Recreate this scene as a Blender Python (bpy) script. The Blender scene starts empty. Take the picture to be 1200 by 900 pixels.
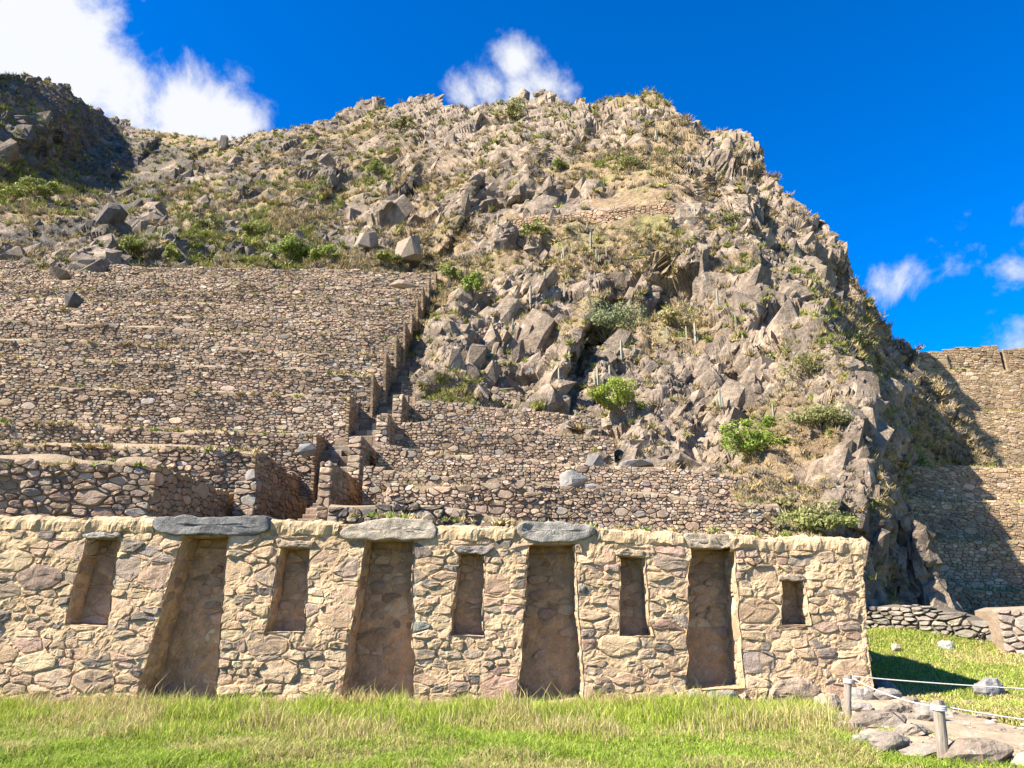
import bpy, bmesh, math, random
import numpy as np
from mathutils import Vector
random.seed(7)
rng = np.random.default_rng(7)
S = bpy.context.scene
COL = S.collection

# ------------------------------------------------------------------ camera, sky, sun, exposure
F_PX, EYE, PITCH = 850.0, 1.65, math.atan(245 / 850.0)
cam_d = bpy.data.cameras.new('camera')
cam_d.sensor_width = 36.0
cam_d.lens = F_PX / 1200 * 36
cam_d.clip_end = 5000
cam = bpy.data.objects.new('camera', cam_d)
cam.location = (0, 0, EYE)
cam.rotation_euler = (math.radians(90) + PITCH, 0, 0)
COL.objects.link(cam)
S.camera = cam

SUN_EL, SUN_FRONT = math.radians(43), math.radians(24)
to_sun = Vector((-math.cos(SUN_FRONT) * math.cos(SUN_EL), -math.sin(SUN_FRONT) * math.cos(SUN_EL), math.sin(SUN_EL)))
sun_d = bpy.data.lights.new('sun', 'SUN')
sun_d.energy = 5.0
sun_d.angle = math.radians(0.5)
sun_d.color = (1.0, 0.94, 0.84)
sun = bpy.data.objects.new('sun', sun_d)
sun.rotation_euler = to_sun.to_track_quat('Z', 'Y').to_euler()
sun.location = (-30, -20, 60)
COL.objects.link(sun)
S.view_settings.view_transform = 'Standard'
S.view_settings.look = 'None'
S.view_settings.exposure = 1.72
S.view_settings.gamma = 1.0
S.render.film_transparent = False

SP, CP = math.sin(PITCH), math.cos(PITCH)
def ray(px, py):
    dx = (np.asarray(px, float) - 600) / F_PX
    dy = -(np.asarray(py, float) - 450) / F_PX
    fy = CP - SP * dy
    return dx / fy, (SP + CP * dy) / fy
def P(px, py, y):
    a, b = ray(px, py)
    return np.array([a * y, y + 0 * a, EYE + b * y])
def RZ(py, y):
    return float(EYE + ray(600, py)[1] * y)
def RX(px, py, y):
    return float(ray(px, py)[0] * y)
def proj(V):
    x, y, z = V[:, 0], V[:, 1], V[:, 2] - EYE
    f = y * CP + z * SP
    u = -y * SP + z * CP
    return 600 + F_PX * x / f, 450 - F_PX * u / f

# ------------------------------------------------------------------ world: clear deep-blue sky with a few clouds
W = bpy.data.worlds.new('World')
S.world = W
W.use_nodes = True
nt = W.node_tree
nt.nodes.clear()
def N(tree, t, **kw):
    n = tree.nodes.new(t)
    for k, v in kw.items():
        if k in n.inputs:
            n.inputs[k].default_value = v
        else:
            setattr(n, k, v)
    return n
def math_node(tree, op, a, b=None, clamp=False):
    n = tree.nodes.new('ShaderNodeMath')
    n.operation = op
    n.use_clamp = clamp
    for i, v in enumerate((a, b)):
        if v is None:
            continue
        if isinstance(v, (int, float)):
            n.inputs[i].default_value = v
        else:
            tree.links.new(v, n.inputs[i])
    return n.outputs[0]
sky = N(nt, 'ShaderNodeTexSky')
sky.sky_type = 'NISHITA'
sky.sun_disc = False
sky.sun_elevation = SUN_EL
sky.sun_rotation = math.atan2(to_sun.x, to_sun.y)
sky.altitude = 2800
sky.air_density = 1.0
sky.dust_density = 0.5
sky.ozone_density = 3.0
hs = N(nt, 'ShaderNodeHueSaturation')
hs.inputs['Saturation'].default_value = 1.44
hs.inputs['Value'].default_value = 1.3
hs.inputs['Hue'].default_value = 0.51
nt.links.new(sky.outputs[0], hs.inputs['Color'])
bg = N(nt, 'ShaderNodeBackground')
bg.inputs['Strength'].default_value = 0.075
nt.links.new(hs.outputs[0], bg.inputs['Color'])
tc = N(nt, 'ShaderNodeTexCoord')
# clouds: round blobs of sky directions broken up by fractal noise
blobs = [(-150, 20, 130, 1.1), (-60, 90, 130, 1.1), (20, 50, 100, 1.1), (80, 90, 95, 1.05), (140, 110, 85, 1.0), (200, 135, 70, .95), (262, 150, 52, .9), (60, 10, 60, .8),
         (606, 72, 28, .85), (574, 108, 30, .78), (552, 114, 22, .66), (638, 100, 36, .88), (612, 112, 36, .82), (662, 106, 22, .72),
         (1060, 334, 36, .47), (1085, 318, 42, .53), (1112, 300, 44, .55), (1142, 285, 40, .5), (1190, 312, 54, .52), (1215, 300, 54, .52), (1192, 260, 26, .42), (1190, 378, 54, .44), (1290, 300, 80, .65), (1380, 330, 90, .7),
         (-300, 60, 160, 1.0)]
mask = None
for px, py, r, w in blobs:
    a, b = ray(px, py)
    d = Vector((a, 1, b)).normalized()
    a2, b2 = ray(px + r, py)
    ang = 1 - d.dot(Vector((a2, 1, b2)).normalized())
    dn = N(nt, 'ShaderNodeVectorMath', operation='DOT_PRODUCT')
    nt.links.new(tc.outputs['Generated'], dn.inputs[0])
    dn.inputs[1].default_value = d
    q = math_node(nt, 'SUBTRACT', 1.0, dn.outputs['Value'])
    q = math_node(nt, 'DIVIDE', q, ang)
    q = math_node(nt, 'POWER', q, 0.5)
    q = math_node(nt, 'SUBTRACT', 1.35, q)
    q = math_node(nt, 'MULTIPLY', q, w)
    mask = q if mask is None else math_node(nt, 'SMOOTH_MAX', mask, q)
    if mask.node.operation == 'SMOOTH_MAX':
        mask.node.inputs[2].default_value = 0.12
cm = N(nt, 'ShaderNodeMapping')
cm.inputs['Rotation'].default_value = (0.3, 0.5, 0.2)
cm.inputs['Scale'].default_value = (1, 1, 1)
nt.links.new(tc.outputs['Generated'], cm.inputs[0])
cn = N(nt, 'ShaderNodeTexNoise')
cn.inputs['Scale'].default_value = 9.3
cn.inputs['Detail'].default_value = 9.0
cn.inputs['Roughness'].default_value = 0.62
cn.inputs['Distortion'].default_value = 0.3
nt.links.new(cm.outputs[0], cn.inputs['Vector'])
nz = math_node(nt, 'MULTIPLY', math_node(nt, 'SUBTRACT', cn.outputs['Fac'], 0.5), 3.6)
dens = math_node(nt, 'ADD', mask, nz)
mr = N(nt, 'ShaderNodeMapRange')
mr.interpolation_type = 'SMOOTHSTEP'
mr.inputs['From Min'].default_value = 0.18
mr.inputs['From Max'].default_value = 1.15
nt.links.new(dens, mr.inputs['Value'])
alpha = mr.outputs['Result']
bgc = N(nt, 'ShaderNodeBackground')
bgc.inputs['Color'].default_value = (0.93, 0.95, 1.0, 1)
bgc.inputs['Strength'].default_value = 0.31
mixw = N(nt, 'ShaderNodeMixShader')
nt.links.new(alpha, mixw.inputs[0])
nt.links.new(bg.outputs[0], mixw.inputs[1])
nt.links.new(bgc.outputs[0], mixw.inputs[2])
wo = N(nt, 'ShaderNodeOutputWorld')
nt.links.new(mixw.outputs[0], wo.inputs['Surface'])

# ------------------------------------------------------------------ numeric noise helpers
def _hash(i, j, k, s):
    h = (i.astype(np.int64) * 374761393 + j.astype(np.int64) * 668265263 + k.astype(np.int64) * 2147483647 + s * 1274126177) & 0xFFFFFFFF
    h = ((h ^ (h >> 13)) * 1274126177) & 0xFFFFFFFF
    h = ((h ^ (h >> 16)) * 2246822519) & 0xFFFFFFFF
    return h ^ (h >> 15)
def _h01(i, j, k, s):
    return (_hash(i, j, k, s) & 0xFFFFFF) / float(0xFFFFFF)
def vnoise(p, s=0):
    f = np.floor(p)
    i = f.astype(np.int64)
    t = p - f
    t = t * t * t * (t * (t * 6 - 15) + 10)
    r = 0
    for a in (0, 1):
        for b in (0, 1):
            for c in (0, 1):
                w = (t[:, 0] if a else 1 - t[:, 0]) * (t[:, 1] if b else 1 - t[:, 1]) * (t[:, 2] if c else 1 - t[:, 2])
                r = r + w * _h01(i[:, 0] + a, i[:, 1] + b, i[:, 2] + c, s)
    return r * 2 - 1
def fbm(p, o=4, s=0, g=0.5):
    r, a = 0, 1.0
    for k in range(o):
        r = r + a * vnoise(p * 2.03 ** k + 17.3 * k, s + k)
        a *= g
    return r
def blocks(p, s=0, tilt=0.7):
    """broken rock: every cell is a tilted facet; returns facet height and distance to the nearest crack"""
    f = np.floor(p)
    i = f.astype(np.int64)
    n = len(p)
    d1 = np.full(n, 9.0)
    d2 = np.full(n, 9.0)
    h = np.zeros(n)
    for a in (-1, 0, 1):
        for b in (-1, 0, 1):
            for c in (-1, 0, 1):
                ci = (i[:, 0] + a, i[:, 1] + b, i[:, 2] + c)
                o = np.stack([_h01(*ci, s + 1), _h01(*ci, s + 2), _h01(*ci, s + 3)], 1)
                q = p - (f + np.array([a, b, c]) + o)
                d = np.sqrt((q * q).sum(1))
                g = np.stack([_h01(*ci, s + 4), _h01(*ci, s + 5), _h01(*ci, s + 6)], 1) * 2 - 1
                hh = (_h01(*ci, s + 7) * 2 - 1) * 0.6 + tilt * (q * g).sum(1)
                m = d < d1
                d2 = np.where(m, d1, np.minimum(d2, d))
                h = np.where(m, hh, h)
                d1 = np.where(m, d, d1)
    return h, d2 - d1
def sstep(a, b, x):
    t = np.clip((x - a) / (b - a), 0, 1)
    return t * t * (3 - 2 * t)
def tps(pts, lam=0.004):
    p = np.array([(a / 100, b / 100) for a, b, _ in pts])
    v = np.log([c for _, _, c in pts])
    def K(r2):
        return 0.5 * r2 * np.log(r2 + 1e-12)
    n = len(p)
    A = np.zeros((n + 3, n + 3))
    A[:n, :n] = K(((p[:, None] - p[None]) ** 2).sum(2)) + lam * np.eye(n)
    A[:n, n] = 1
    A[:n, n + 1:] = p
    A[n, :n] = 1
    A[n + 1:, :n] = p.T
    w = np.linalg.solve(A, np.concatenate([v, np.zeros(3)]))
    def f(x, y):
        q = np.stack([x / 100, y / 100], -1).reshape(-1, 2)
        out = np.zeros(len(q))
        for k in range(n):
            out += w[k] * K(((q - p[k]) ** 2).sum(1))
        return np.exp(out + w[n] + q @ w[n + 1:]).reshape(np.shape(x))
    return f

# ------------------------------------------------------------------ materials
MATS = {}
def new_mat(name):
    m = bpy.data.materials.new(name)
    m.use_nodes = True
    t = m.node_tree
    t.nodes.clear()
    out = N(t, 'ShaderNodeOutputMaterial')
    b = N(t, 'ShaderNodeBsdfPrincipled')
    b.inputs['Roughness'].default_value = 0.93
    b.inputs['Specular IOR Level'].default_value = 0.15
    t.links.new(b.outputs[0], out.inputs[0])
    MATS[name] = m
    return m, t, b
def noise_fac(t, scale, detail=5, rough=0.6, lo=0.3, hi=0.7, coord=None, dist=0.0):
    n = N(t, 'ShaderNodeTexNoise')
    n.inputs['Scale'].default_value = scale
    n.inputs['Detail'].default_value = detail
    n.inputs['Roughness'].default_value = rough
    n.inputs['Distortion'].default_value = dist
    if coord is not None:
        t.links.new(coord, n.inputs['Vector'])
    m = N(t, 'ShaderNodeMapRange')
    m.inputs['From Min'].default_value = lo
    m.inputs['From Max'].default_value = hi
    t.links.new(n.outputs['Fac'], m.inputs['Value'])
    return m.outputs['Result'], n.outputs['Fac']
def mixc(t, fac, a, b, mode='MIX'):
    n = t.nodes.new('ShaderNodeMix')
    n.data_type = 'RGBA'
    n.blend_type = mode
    for k, v in ((0, fac), (6, a), (7, b)):
        if isinstance(v, (int, float)):
            n.inputs[k].default_value = v
        elif isinstance(v, tuple):
            n.inputs[k].default_value = (*v, 1)
        else:
            t.links.new(v, n.inputs[k])
    return n.outputs[2]
def stone_mat(name, s1, s2, bump, dist, lichen=0.0):
    m, t, b = new_mat(name)
    at = N(t, 'ShaderNodeAttribute', attribute_name='tint')
    g = N(t, 'ShaderNodeNewGeometry').outputs['Position']
    f1, r1 = noise_fac(t, s1, 6, 0.65, 0.25, 0.75, g)
    f2, r2 = noise_fac(t, s2, 4, 0.7, 0.3, 0.7, g)
    c = mixc(t, f1, at.outputs['Color'], (0.62, 0.60, 0.56), 'MULTIPLY')
    c = mixc(t, 0.45, c, mixc(t, f2, (0.55, 0.5, 0.46), (1.35, 1.32, 1.25)), 'MULTIPLY')
    if lichen > 0:
        f3, _ = noise_fac(t, s1 * 2.3, 5, 0.7, 0.60, 0.68, g)
        c = mixc(t, math_node(t, 'MULTIPLY', f3, lichen), c, (0.52, 0.50, 0.44))
    t.links.new(c, b.inputs['Base Color'])
    bp = N(t, 'ShaderNodeBump')
    bp.inputs['Strength'].default_value = bump
    bp.inputs['Distance'].default_value = dist
    h = math_node(t, 'ADD', r1, math_node(t, 'MULTIPLY', r2, 0.5))
    t.links.new(h, bp.inputs['Height'])
    t.links.new(bp.outputs[0], b.inputs['Normal'])
    return m
stone_mat('wall_stone', 8, 42, 1.0, 0.045, 0.3)
stone_mat('mud_mortar', 5, 30, 1.0, 0.035)
stone_mat('terrace_stone', 3, 17, 0.8, 0.04, 0.3)
stone_mat('boulder_rock', 4, 22, 0.9, 0.04, 0.4)
stone_mat('earth', 2, 14, 0.8, 0.05)
def plain_tint(name, rough=0.8, trans=0.0):
    m, t, b = new_mat(name)
    at = N(t, 'ShaderNodeAttribute', attribute_name='tint')
    b.inputs['Roughness'].default_value = rough
    t.links.new(at.outputs['Color'], b.inputs['Base Color'])
    if trans:
        tr = N(t, 'ShaderNodeBsdfTranslucent')
        t.links.new(at.outputs['Color'], tr.inputs['Color'])
        mx = N(t, 'ShaderNodeMixShader')
        mx.inputs[0].default_value = trans
        out = [n for n in t.nodes if n.type == 'OUTPUT_MATERIAL'][0]
        t.links.new(b.outputs[0], mx.inputs[1])
        t.links.new(tr.outputs[0], mx.inputs[2])
        t.links.new(mx.outputs[0], out.inputs[0])
    return m
plain_tint('grass_blade', 0.6, 0.35)
plain_tint('leaf', 0.6, 0.3)
plain_tint('dry_plant', 0.9, 0.15)
# weathered wood
m, t, b = new_mat('post_wood')
g = N(t, 'ShaderNodeTexCoord').outputs['Object']
mp = N(t, 'ShaderNodeMapping')
mp.inputs['Scale'].default_value = (30, 30, 2.5)
t.links.new(g, mp.inputs[0])
f1, r1 = noise_fac(t, 1.0, 6, 0.7, 0.3, 0.7, mp.outputs[0])
t.links.new(mixc(t, f1, (0.14, 0.108, 0.08), (0.33, 0.275, 0.21)), b.inputs['Base Color'])
bp = N(t, 'ShaderNodeBump')
bp.inputs['Strength'].default_value = 0.7
bp.inputs['Distance'].default_value = 0.01
t.links.new(r1, bp.inputs['Height'])
t.links.new(bp.outputs[0], b.inputs['Normal'])
m, t, b = new_mat('rope_fibre')
g = N(t, 'ShaderNodeTexCoord').outputs['Object']
f1, r1 = noise_fac(t, 60, 3, 0.6, 0.3, 0.7, g)
t.links.new(mixc(t, f1, (0.40, 0.36, 0.30), (0.66, 0.62, 0.55)), b.inputs['Base Color'])
# hill rock and dry slope
m, t, b = new_mat('hill_rock')
g = N(t, 'ShaderNodeNewGeometry').outputs['Position']
at = N(t, 'ShaderNodeAttribute', attribute_name='rock')
ac = N(t, 'ShaderNodeAttribute', attribute_name='lichen')
fa, ra = noise_fac(t, 0.35, 8, 0.62, 0.35, 0.65, g, 0.6)
fb, rb = noise_fac(t, 1.9, 8, 0.7, 0.3, 0.7, g)
fc, rc = noise_fac(t, 0.16, 6, 0.6, 0.53, 0.64, g, 0.8)
fd, rd = noise_fac(t, 6.5, 6, 0.72, 0.3, 0.7, g)
rockc = mixc(t, fa, (0.15, 0.117, 0.088), (0.355, 0.275, 0.20))
rockc = mixc(t, fc, rockc, (0.38, 0.29, 0.205))
vm = N(t, 'ShaderNodeMapping')
vm.inputs['Scale'].default_value = (1.3, 1.3, 0.22)
t.links.new(g, vm.inputs[0])
fs, rs_ = noise_fac(t, 1.0, 7, 0.65, 0.50, 0.66, vm.outputs[0], 0.7)
rockc = mixc(t, math_node(t, 'MULTIPLY', fs, 0.55), rockc, (0.095, 0.08, 0.066))
rockc = mixc(t, 0.7, rockc, mixc(t, fb, (0.42, 0.40, 0.38), (1.35, 1.33, 1.3)), 'MULTIPLY')
rockc = mixc(t, 0.55, rockc, mixc(t, fd, (0.5, 0.48, 0.46), (1.35, 1.33, 1.3)), 'MULTIPLY')
fl, rl = noise_fac(t, 3.1, 6, 0.7, 0.60, 0.66, g)
rockc = mixc(t, math_node(t, 'MULTIPLY', fl, 0.55), rockc, (0.48, 0.46, 0.42))
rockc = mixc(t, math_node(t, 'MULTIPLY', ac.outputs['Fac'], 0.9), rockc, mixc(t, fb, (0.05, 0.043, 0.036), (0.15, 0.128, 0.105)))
fe, re = noise_fac(t, 0.5, 7, 0.65, 0.38, 0.62, g, 0.4)
ff, rf = noise_fac(t, 4.5, 6, 0.75, 0.32, 0.68, g)
fg, rg = noise_fac(t, 0.23, 5, 0.6, 0.5, 0.66, g, 0.5)
soil = mixc(t, fe, (0.20, 0.14, 0.09), (0.31, 0.225, 0.13))
soil = mixc(t, math_node(t, 'MULTIPLY', fg, 0.6), soil, (0.19, 0.19, 0.06))
soil = mixc(t, 0.7, soil, mixc(t, ff, (0.35, 0.33, 0.3), (1.4, 1.38, 1.3)), 'MULTIPLY')
rk = math_node(t, 'ADD', at.outputs['Fac'], math_node(t, 'MULTIPLY', math_node(t, 'SUBTRACT', rb, 0.5), 1.2))
rm = N(t, 'ShaderNodeMapRange')
rm.inputs['From Min'].default_value = 0.38
rm.inputs['From Max'].default_value = 0.58
t.links.new(rk, rm.inputs['Value'])
col = mixc(t, rm.outputs['Result'], soil, rockc)
t.links.new(col, b.inputs['Base Color'])
bp = N(t, 'ShaderNodeBump')
bp.inputs['Strength'].default_value = 0.9
bp.inputs['Distance'].default_value = 0.25
hsum = math_node(t, 'ADD', rb, math_node(t, 'MULTIPLY', rd, 0.45))
t.links.new(hsum, bp.inputs['Height'])
t.links.new(bp.outputs[0], b.inputs['Normal'])
# ground
m, t, b = new_mat('ground_turf')
g = N(t, 'ShaderNodeNewGeometry').outputs['Position']
fa, ra = noise_fac(t, 0.7, 6, 0.65, 0.35, 0.65, g)
fb, rb = noise_fac(t, 9, 6, 0.7, 0.3, 0.7, g)
c = mixc(t, fa, (0.11, 0.13, 0.028), (0.20, 0.18, 0.065))
c = mixc(t, 0.6, c, mixc(t, fb, (0.4, 0.4, 0.4), (1.4, 1.4, 1.3)), 'MULTIPLY')
t.links.new(c, b.inputs['Base Color'])
bp = N(t, 'ShaderNodeBump')
bp.inputs['Distance'].default_value = 0.05
t.links.new(rb, bp.inputs['Height'])
t.links.new(bp.outputs[0], b.inputs['Normal'])

# ------------------------------------------------------------------ mesh helpers
class MB:
    def __init__(self):
        self.v, self.l, self.s, self.t, self.n = [], [], [], [], 0
    def add(self, V, F, tint=(0.5, 0.5, 0.5)):
        V = np.asarray(V, float).reshape(-1, 3)
        tt = np.asarray(tint, float)
        self.t.append(np.broadcast_to(tt, (len(V), 3)))
        self.v.append(V)
        if isinstance(F, np.ndarray):
            self.l.append((F + self.n).ravel())
            self.s.append(np.full(len(F), F.shape[1]))
        else:
            for f in F:
                self.l.append(np.asarray(f) + self.n)
                self.s.append(np.array([len(f)]))
        self.n += len(V)
    def build(self, name, mat, parent=None, smooth=False, attrs=None):
        V = np.concatenate(self.v)
        if parent is not None:
            V = V - np.array(ROOT.get(parent.name, (0, 0, 0)))
        L = np.concatenate(self.l).astype(np.int32)
        sz = np.concatenate(self.s).astype(np.int32)
        me = bpy.data.meshes.new(name)
        me.vertices.add(len(V))
        me.vertices.foreach_set('co', V.astype(np.float32).ravel())
        me.loops.add(len(L))
        me.loops.foreach_set('vertex_index', L)
        me.polygons.add(len(sz))
        st = np.concatenate([[0], np.cumsum(sz)[:-1]]).astype(np.int32)
        me.polygons.foreach_set('loop_start', st)
        me.polygons.foreach_set('loop_total', sz)
        me.polygons.foreach_set('use_smooth', np.full(len(sz), smooth))
        T = np.concatenate(self.t)
        a = me.attributes.new('tint', 'FLOAT_COLOR', 'POINT')
        a.data.foreach_set('color', np.concatenate([T, np.ones((len(T), 1))], 1).astype(np.float32).ravel())
        for k, arr in (attrs or {}).items():
            a = me.attributes.new(k, 'FLOAT', 'POINT')
            a.data.foreach_set('value', arr.astype(np.float32))
        me.update(calc_edges=True)
        me.materials.append(MATS[mat])
        o = bpy.data.objects.new(name, me)
        COL.objects.link(o)
        if parent is not None:
            o.parent = parent
            ROOT[o.name] = ROOT.get(parent.name, (0, 0, 0))
        return o
ROOT = {}
def tag(o, label=None, cat=None, group=None, kind=None):
    for k, v in (('label', label), ('category', cat), ('group', group), ('kind', kind)):
        if v:
            o[k] = v
    return o
def empty(name, loc, label, cat, group=None):
    o = bpy.data.objects.new(name, None)
    o.location = loc
    o.empty_display_size = 0.3
    COL.objects.link(o)
    ROOT[o.name] = tuple(loc)
    return tag(o, label, cat, group, 'thing')
def grid_faces(nu, nv):
    i = np.arange(nu - 1)[:, None] * nv + np.arange(nv - 1)[None]
    i = i.ravel()
    return np.stack([i, i + nv, i + nv + 1, i + 1], 1)

# ------------------------------------------------------------------ rubble packing: weighted cells clipped to the wall and its openings
def clip(poly, nx, ny, c):
    out = []
    n = len(poly)
    px, py = poly[-1]
    dp = nx * px + ny * py - c
    for k in range(n):
        qx, qy = poly[k]
        dq = nx * qx + ny * qy - c
        if dp <= 0:
            if dq <= 0:
                out.append((qx, qy))
            else:
                t = dp / (dp - dq)
                out.append((px + t * (qx - px), py + t * (qy - py)))
        elif dq <= 0:
            t = dp / (dp - dq)
            out.append((px + t * (qx - px), py + t * (qy - py)))
            out.append((qx, qy))
        px, py, dp = qx, qy, dq
    return out
def inside_quad(q, x, y):
    return all((q[(i + 1) % 4][0] - q[i][0]) * (y - q[i][1]) - (q[(i + 1) % 4][1] - q[i][1]) * (x - q[i][0]) > 0 for i in range(4))
def pack(L, H, sx, sz, top=None, holes=(), wvar=0.5, seed=0, big=0.03, course=0.35, left=None, right=None):
    """cells as polygons in (u, v); L length, H max height, top(u) height profile, holes: counter-clockwise quads"""
    r = random.Random(seed)
    asp = sx / sz
    sites = []
    v = 0.0
    while v < H + sz * 0.5:
        rh = sz * r.uniform(0.72, 1.3)
        u = -r.random() * sx
        while u < L + sx * 0.4:
            w = sx * math.exp(r.gauss(0, 0.38))
            x = u + w / 2
            y = v + rh / 2 + r.uniform(-1, 1) * course * rh
            u += w
            if 0 <= x <= L and 0.0 <= y <= (top(x) if top else H) - 0.02:
                if any(inside_quad(q, x, y) for q in holes):
                    continue
                ww = (min(w, 2 * sx) / sx - 1) * 0.25 * sz * sz + r.gauss(0, wvar) * 0.22 * sz * sz
                if r.random() < big:
                    ww += sz * sz * r.uniform(0.9, 2.2)
                sites.append((x, y, ww))
        v += rh
    cs = sz * 1.6
    buck = {}
    for i, (x, y, w) in enumerate(sites):
        buck.setdefault((int(x / asp // cs), int(y // cs)), []).append(i)
    out = []
    for i, (x, y, w) in enumerate(sites):
        tx = x / asp
        tp = (top(x) if top else H)
        e = 3.2 * sz
        poly = [(max(0, x - e * asp) / asp, max(0, y - e)), (min(L, x + e * asp) / asp, max(0, y - e)),
                (min(L, x + e * asp) / asp, min(tp, y + e)), (max(0, x - e * asp) / asp, min(tp, y + e))]
        bx, by = int(tx // cs), int(y // cs)
        nb = []
        for a in (-2, -1, 0, 1, 2):
            for b in (-2, -1, 0, 1, 2):
                for j in buck.get((bx + a, by + b), ()):
                    if j != i:
                        jx, jy, jw = sites[j]
                        jx /= asp
                        nb.append(((jx - tx) ** 2 + (jy - y) ** 2, jx, jy, jw))
        nb.sort()
        for d, jx, jy, jw in nb[:26]:
            poly = clip(poly, 2 * (jx - tx), 2 * (jy - y), jx * jx + jy * jy - tx * tx - y * y - jw + w)
            if len(poly) < 3:
                break
        if len(poly) < 3:
            continue
        poly = [(a * asp, b) for a, b in poly]
        for q in holes:
            best, be = 0, None
            for k in range(4):
                (ax, ay), (cx, cy) = q[k], q[(k + 1) % 4]
                ex, ey = cx - ax, cy - ay
                ln = math.hypot(ex, ey)
                dd = (ey * (x - ax) - ex * (y - ay)) / ln      # > 0 outside this edge
                if dd > best:
                    best, be = dd, (-ey / ln, ex / ln, (-ey * ax + ex * ay) / ln)
            if be and best < 2.5 * max(sx, sz):
                # keep the outside half only if the cell really touches the opening
                if any(inside_quad(q, a, b) for a, b in poly) or any(inside_quad(q, (poly[k][0] + poly[k - 1][0]) / 2, (poly[k][1] + poly[k - 1][1]) / 2) for k in range(len(poly))):
                    poly = clip(poly, be[0], be[1], be[2])
                    if len(poly) < 3:
                        break
        if len(poly) < 3:
            continue
        for fn, sg in ((left, -1), (right, 1)):
            if fn and len(poly) > 2:
                (ax, ay), (cx, cy) = fn
                nx, ny = (cy - ay), -(cx - ax)
                if nx * sg < 0:
                    nx, ny = -nx, -ny
                poly = clip(poly, nx, ny, nx * ax + ny * ay)
        if len(poly) < 3:
            continue
        p = np.array(poly)
        ar = 0.5 * abs(np.dot(p[:, 0], np.roll(p[:, 1], 1)) - np.dot(p[:, 1], np.roll(p[:, 0], 1)))
        if ar < 0.12 * sx * sz:
            continue
        out.append((p, ar))
    return out
def stone(poly, h, gap, detail, r, sink=0.06, rough=0.0, flat=0.5):
    """a stone face from a cell: rounded outline, bevel, uneven crown.  returns (n,3) u,v,h and faces"""
    p = poly + np.array([[r.uniform(-1, 1), r.uniform(-1, 1)] for _ in poly]) * gap * .55
    q = np.roll(p, -1, 0)
    keep = np.hypot(*(p - q).T) > 0.004
    p = p[keep]
    if len(p) < 3:
        p = poly
    if detail >= 1:
        q = np.roll(p, -1, 0)
        k = (0.10 if detail >= 2 else .2) + 0.1 * r.random()
        p = np.stack([p * (1 - k) + q * k, p * k + q * (1 - k)], 1).reshape(-1, 2)
    n = len(p)
    c = p.mean(0)
    d = p - c
    rad = np.hypot(d[:, 0], d[:, 1])[:, None]
    rm = rad.mean()
    s0 = np.clip(1 - gap / np.maximum(rad, 1e-4), 0.4, 1)
    base = c + d * s0
    if rough:
        base = base + np.array([[r.uniform(-1, 1) * rough, r.uniform(-1, 1) * rough] for _ in range(n)])
    dd = base - c
    tx, ty = r.uniform(-1, 1), r.uniform(-1, 1)
    def hh(pp, k):
        return h * k * (1 + 0.42 * ((pp - c) @ np.array([tx, ty])) / max(rm, 1e-4))
    r1 = c + dd * (0.95 if detail else 0.93)
    r2 = c + dd * (0.72 + 0.1 * r.random())
    jit = np.array([r.uniform(-1, 1) for _ in range(n)]) * h * 0.16
    rings = [np.c_[base, np.full(n, -sink)], np.c_[r1, hh(r1, 0.45 + flat * 0.3)], np.c_[r2, hh(r2, 0.96) + jit]]
    if detail >= 2:
        r3 = c + dd * 0.4
        jit3 = np.array([r.uniform(-1, 1) for _ in range(n)]) * h * 0.12
        rings.append(np.c_[r3, hh(r3, 1.02) + jit3])
    V = np.concatenate(rings + [np.array([[c[0], c[1], h * (1.0 + 0.08 * r.uniform(-1, 1))]])])
    F4 = []
    i = np.arange(n)
    j = (i + 1) % n
    for k in range(len(rings) - 1):
        F4.append(np.stack([k * n + i, k * n + j, (k + 1) * n + j, (k + 1) * n + i], 1))
    k = len(rings) - 1
    F3 = np.stack([k * n + i, k * n + j, np.full(n, len(V) - 1)], 1)
    return V, np.concatenate(F4), F3
def pick(r, pal):
    t = r.random() * sum(w for w, _ in pal)
    for w, c in pal:
        t -= w
        if t <= 0:
            break
    k = math.exp(r.gauss(0, 0.16))
    return tuple(min(0.75, x * k * (1 + r.uniform(-0.04, 0.04))) for x in c)
PAL_WALL = [(5, (.52, .375, .235)), (4, (.46, .332, .215)), (3.0, (.36, .272, .195)), (1.6, (.25, .202, .165)), (1.8, (.42, .28, .20)), (2, (.55, .41, .26)), (.1, (.25, .25, .21))]
PAL_TERR = [(4, (.245, .178, .125)), (3, (.28, .205, .145)), (1.6, (.19, .142, .105)), (2, (.30, .235, .175)), (1, (.235, .205, .175)), (1, (.33, .24, .165)), (.35, (.13, .112, .098)), (.35, (.38, .31, .24))]
PAL_RIGHT = [(4, (.30, .21, .125)), (3, (.34, .245, .15)), (2, (.25, .18, .115)), (1, (.36, .29, .20))]
PAL_DARK = [(4, (.15, .125, .105)), (3, (.20, .165, .135)), (2, (.12, .11, .10)), (1, (.25, .205, .16))]

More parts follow.
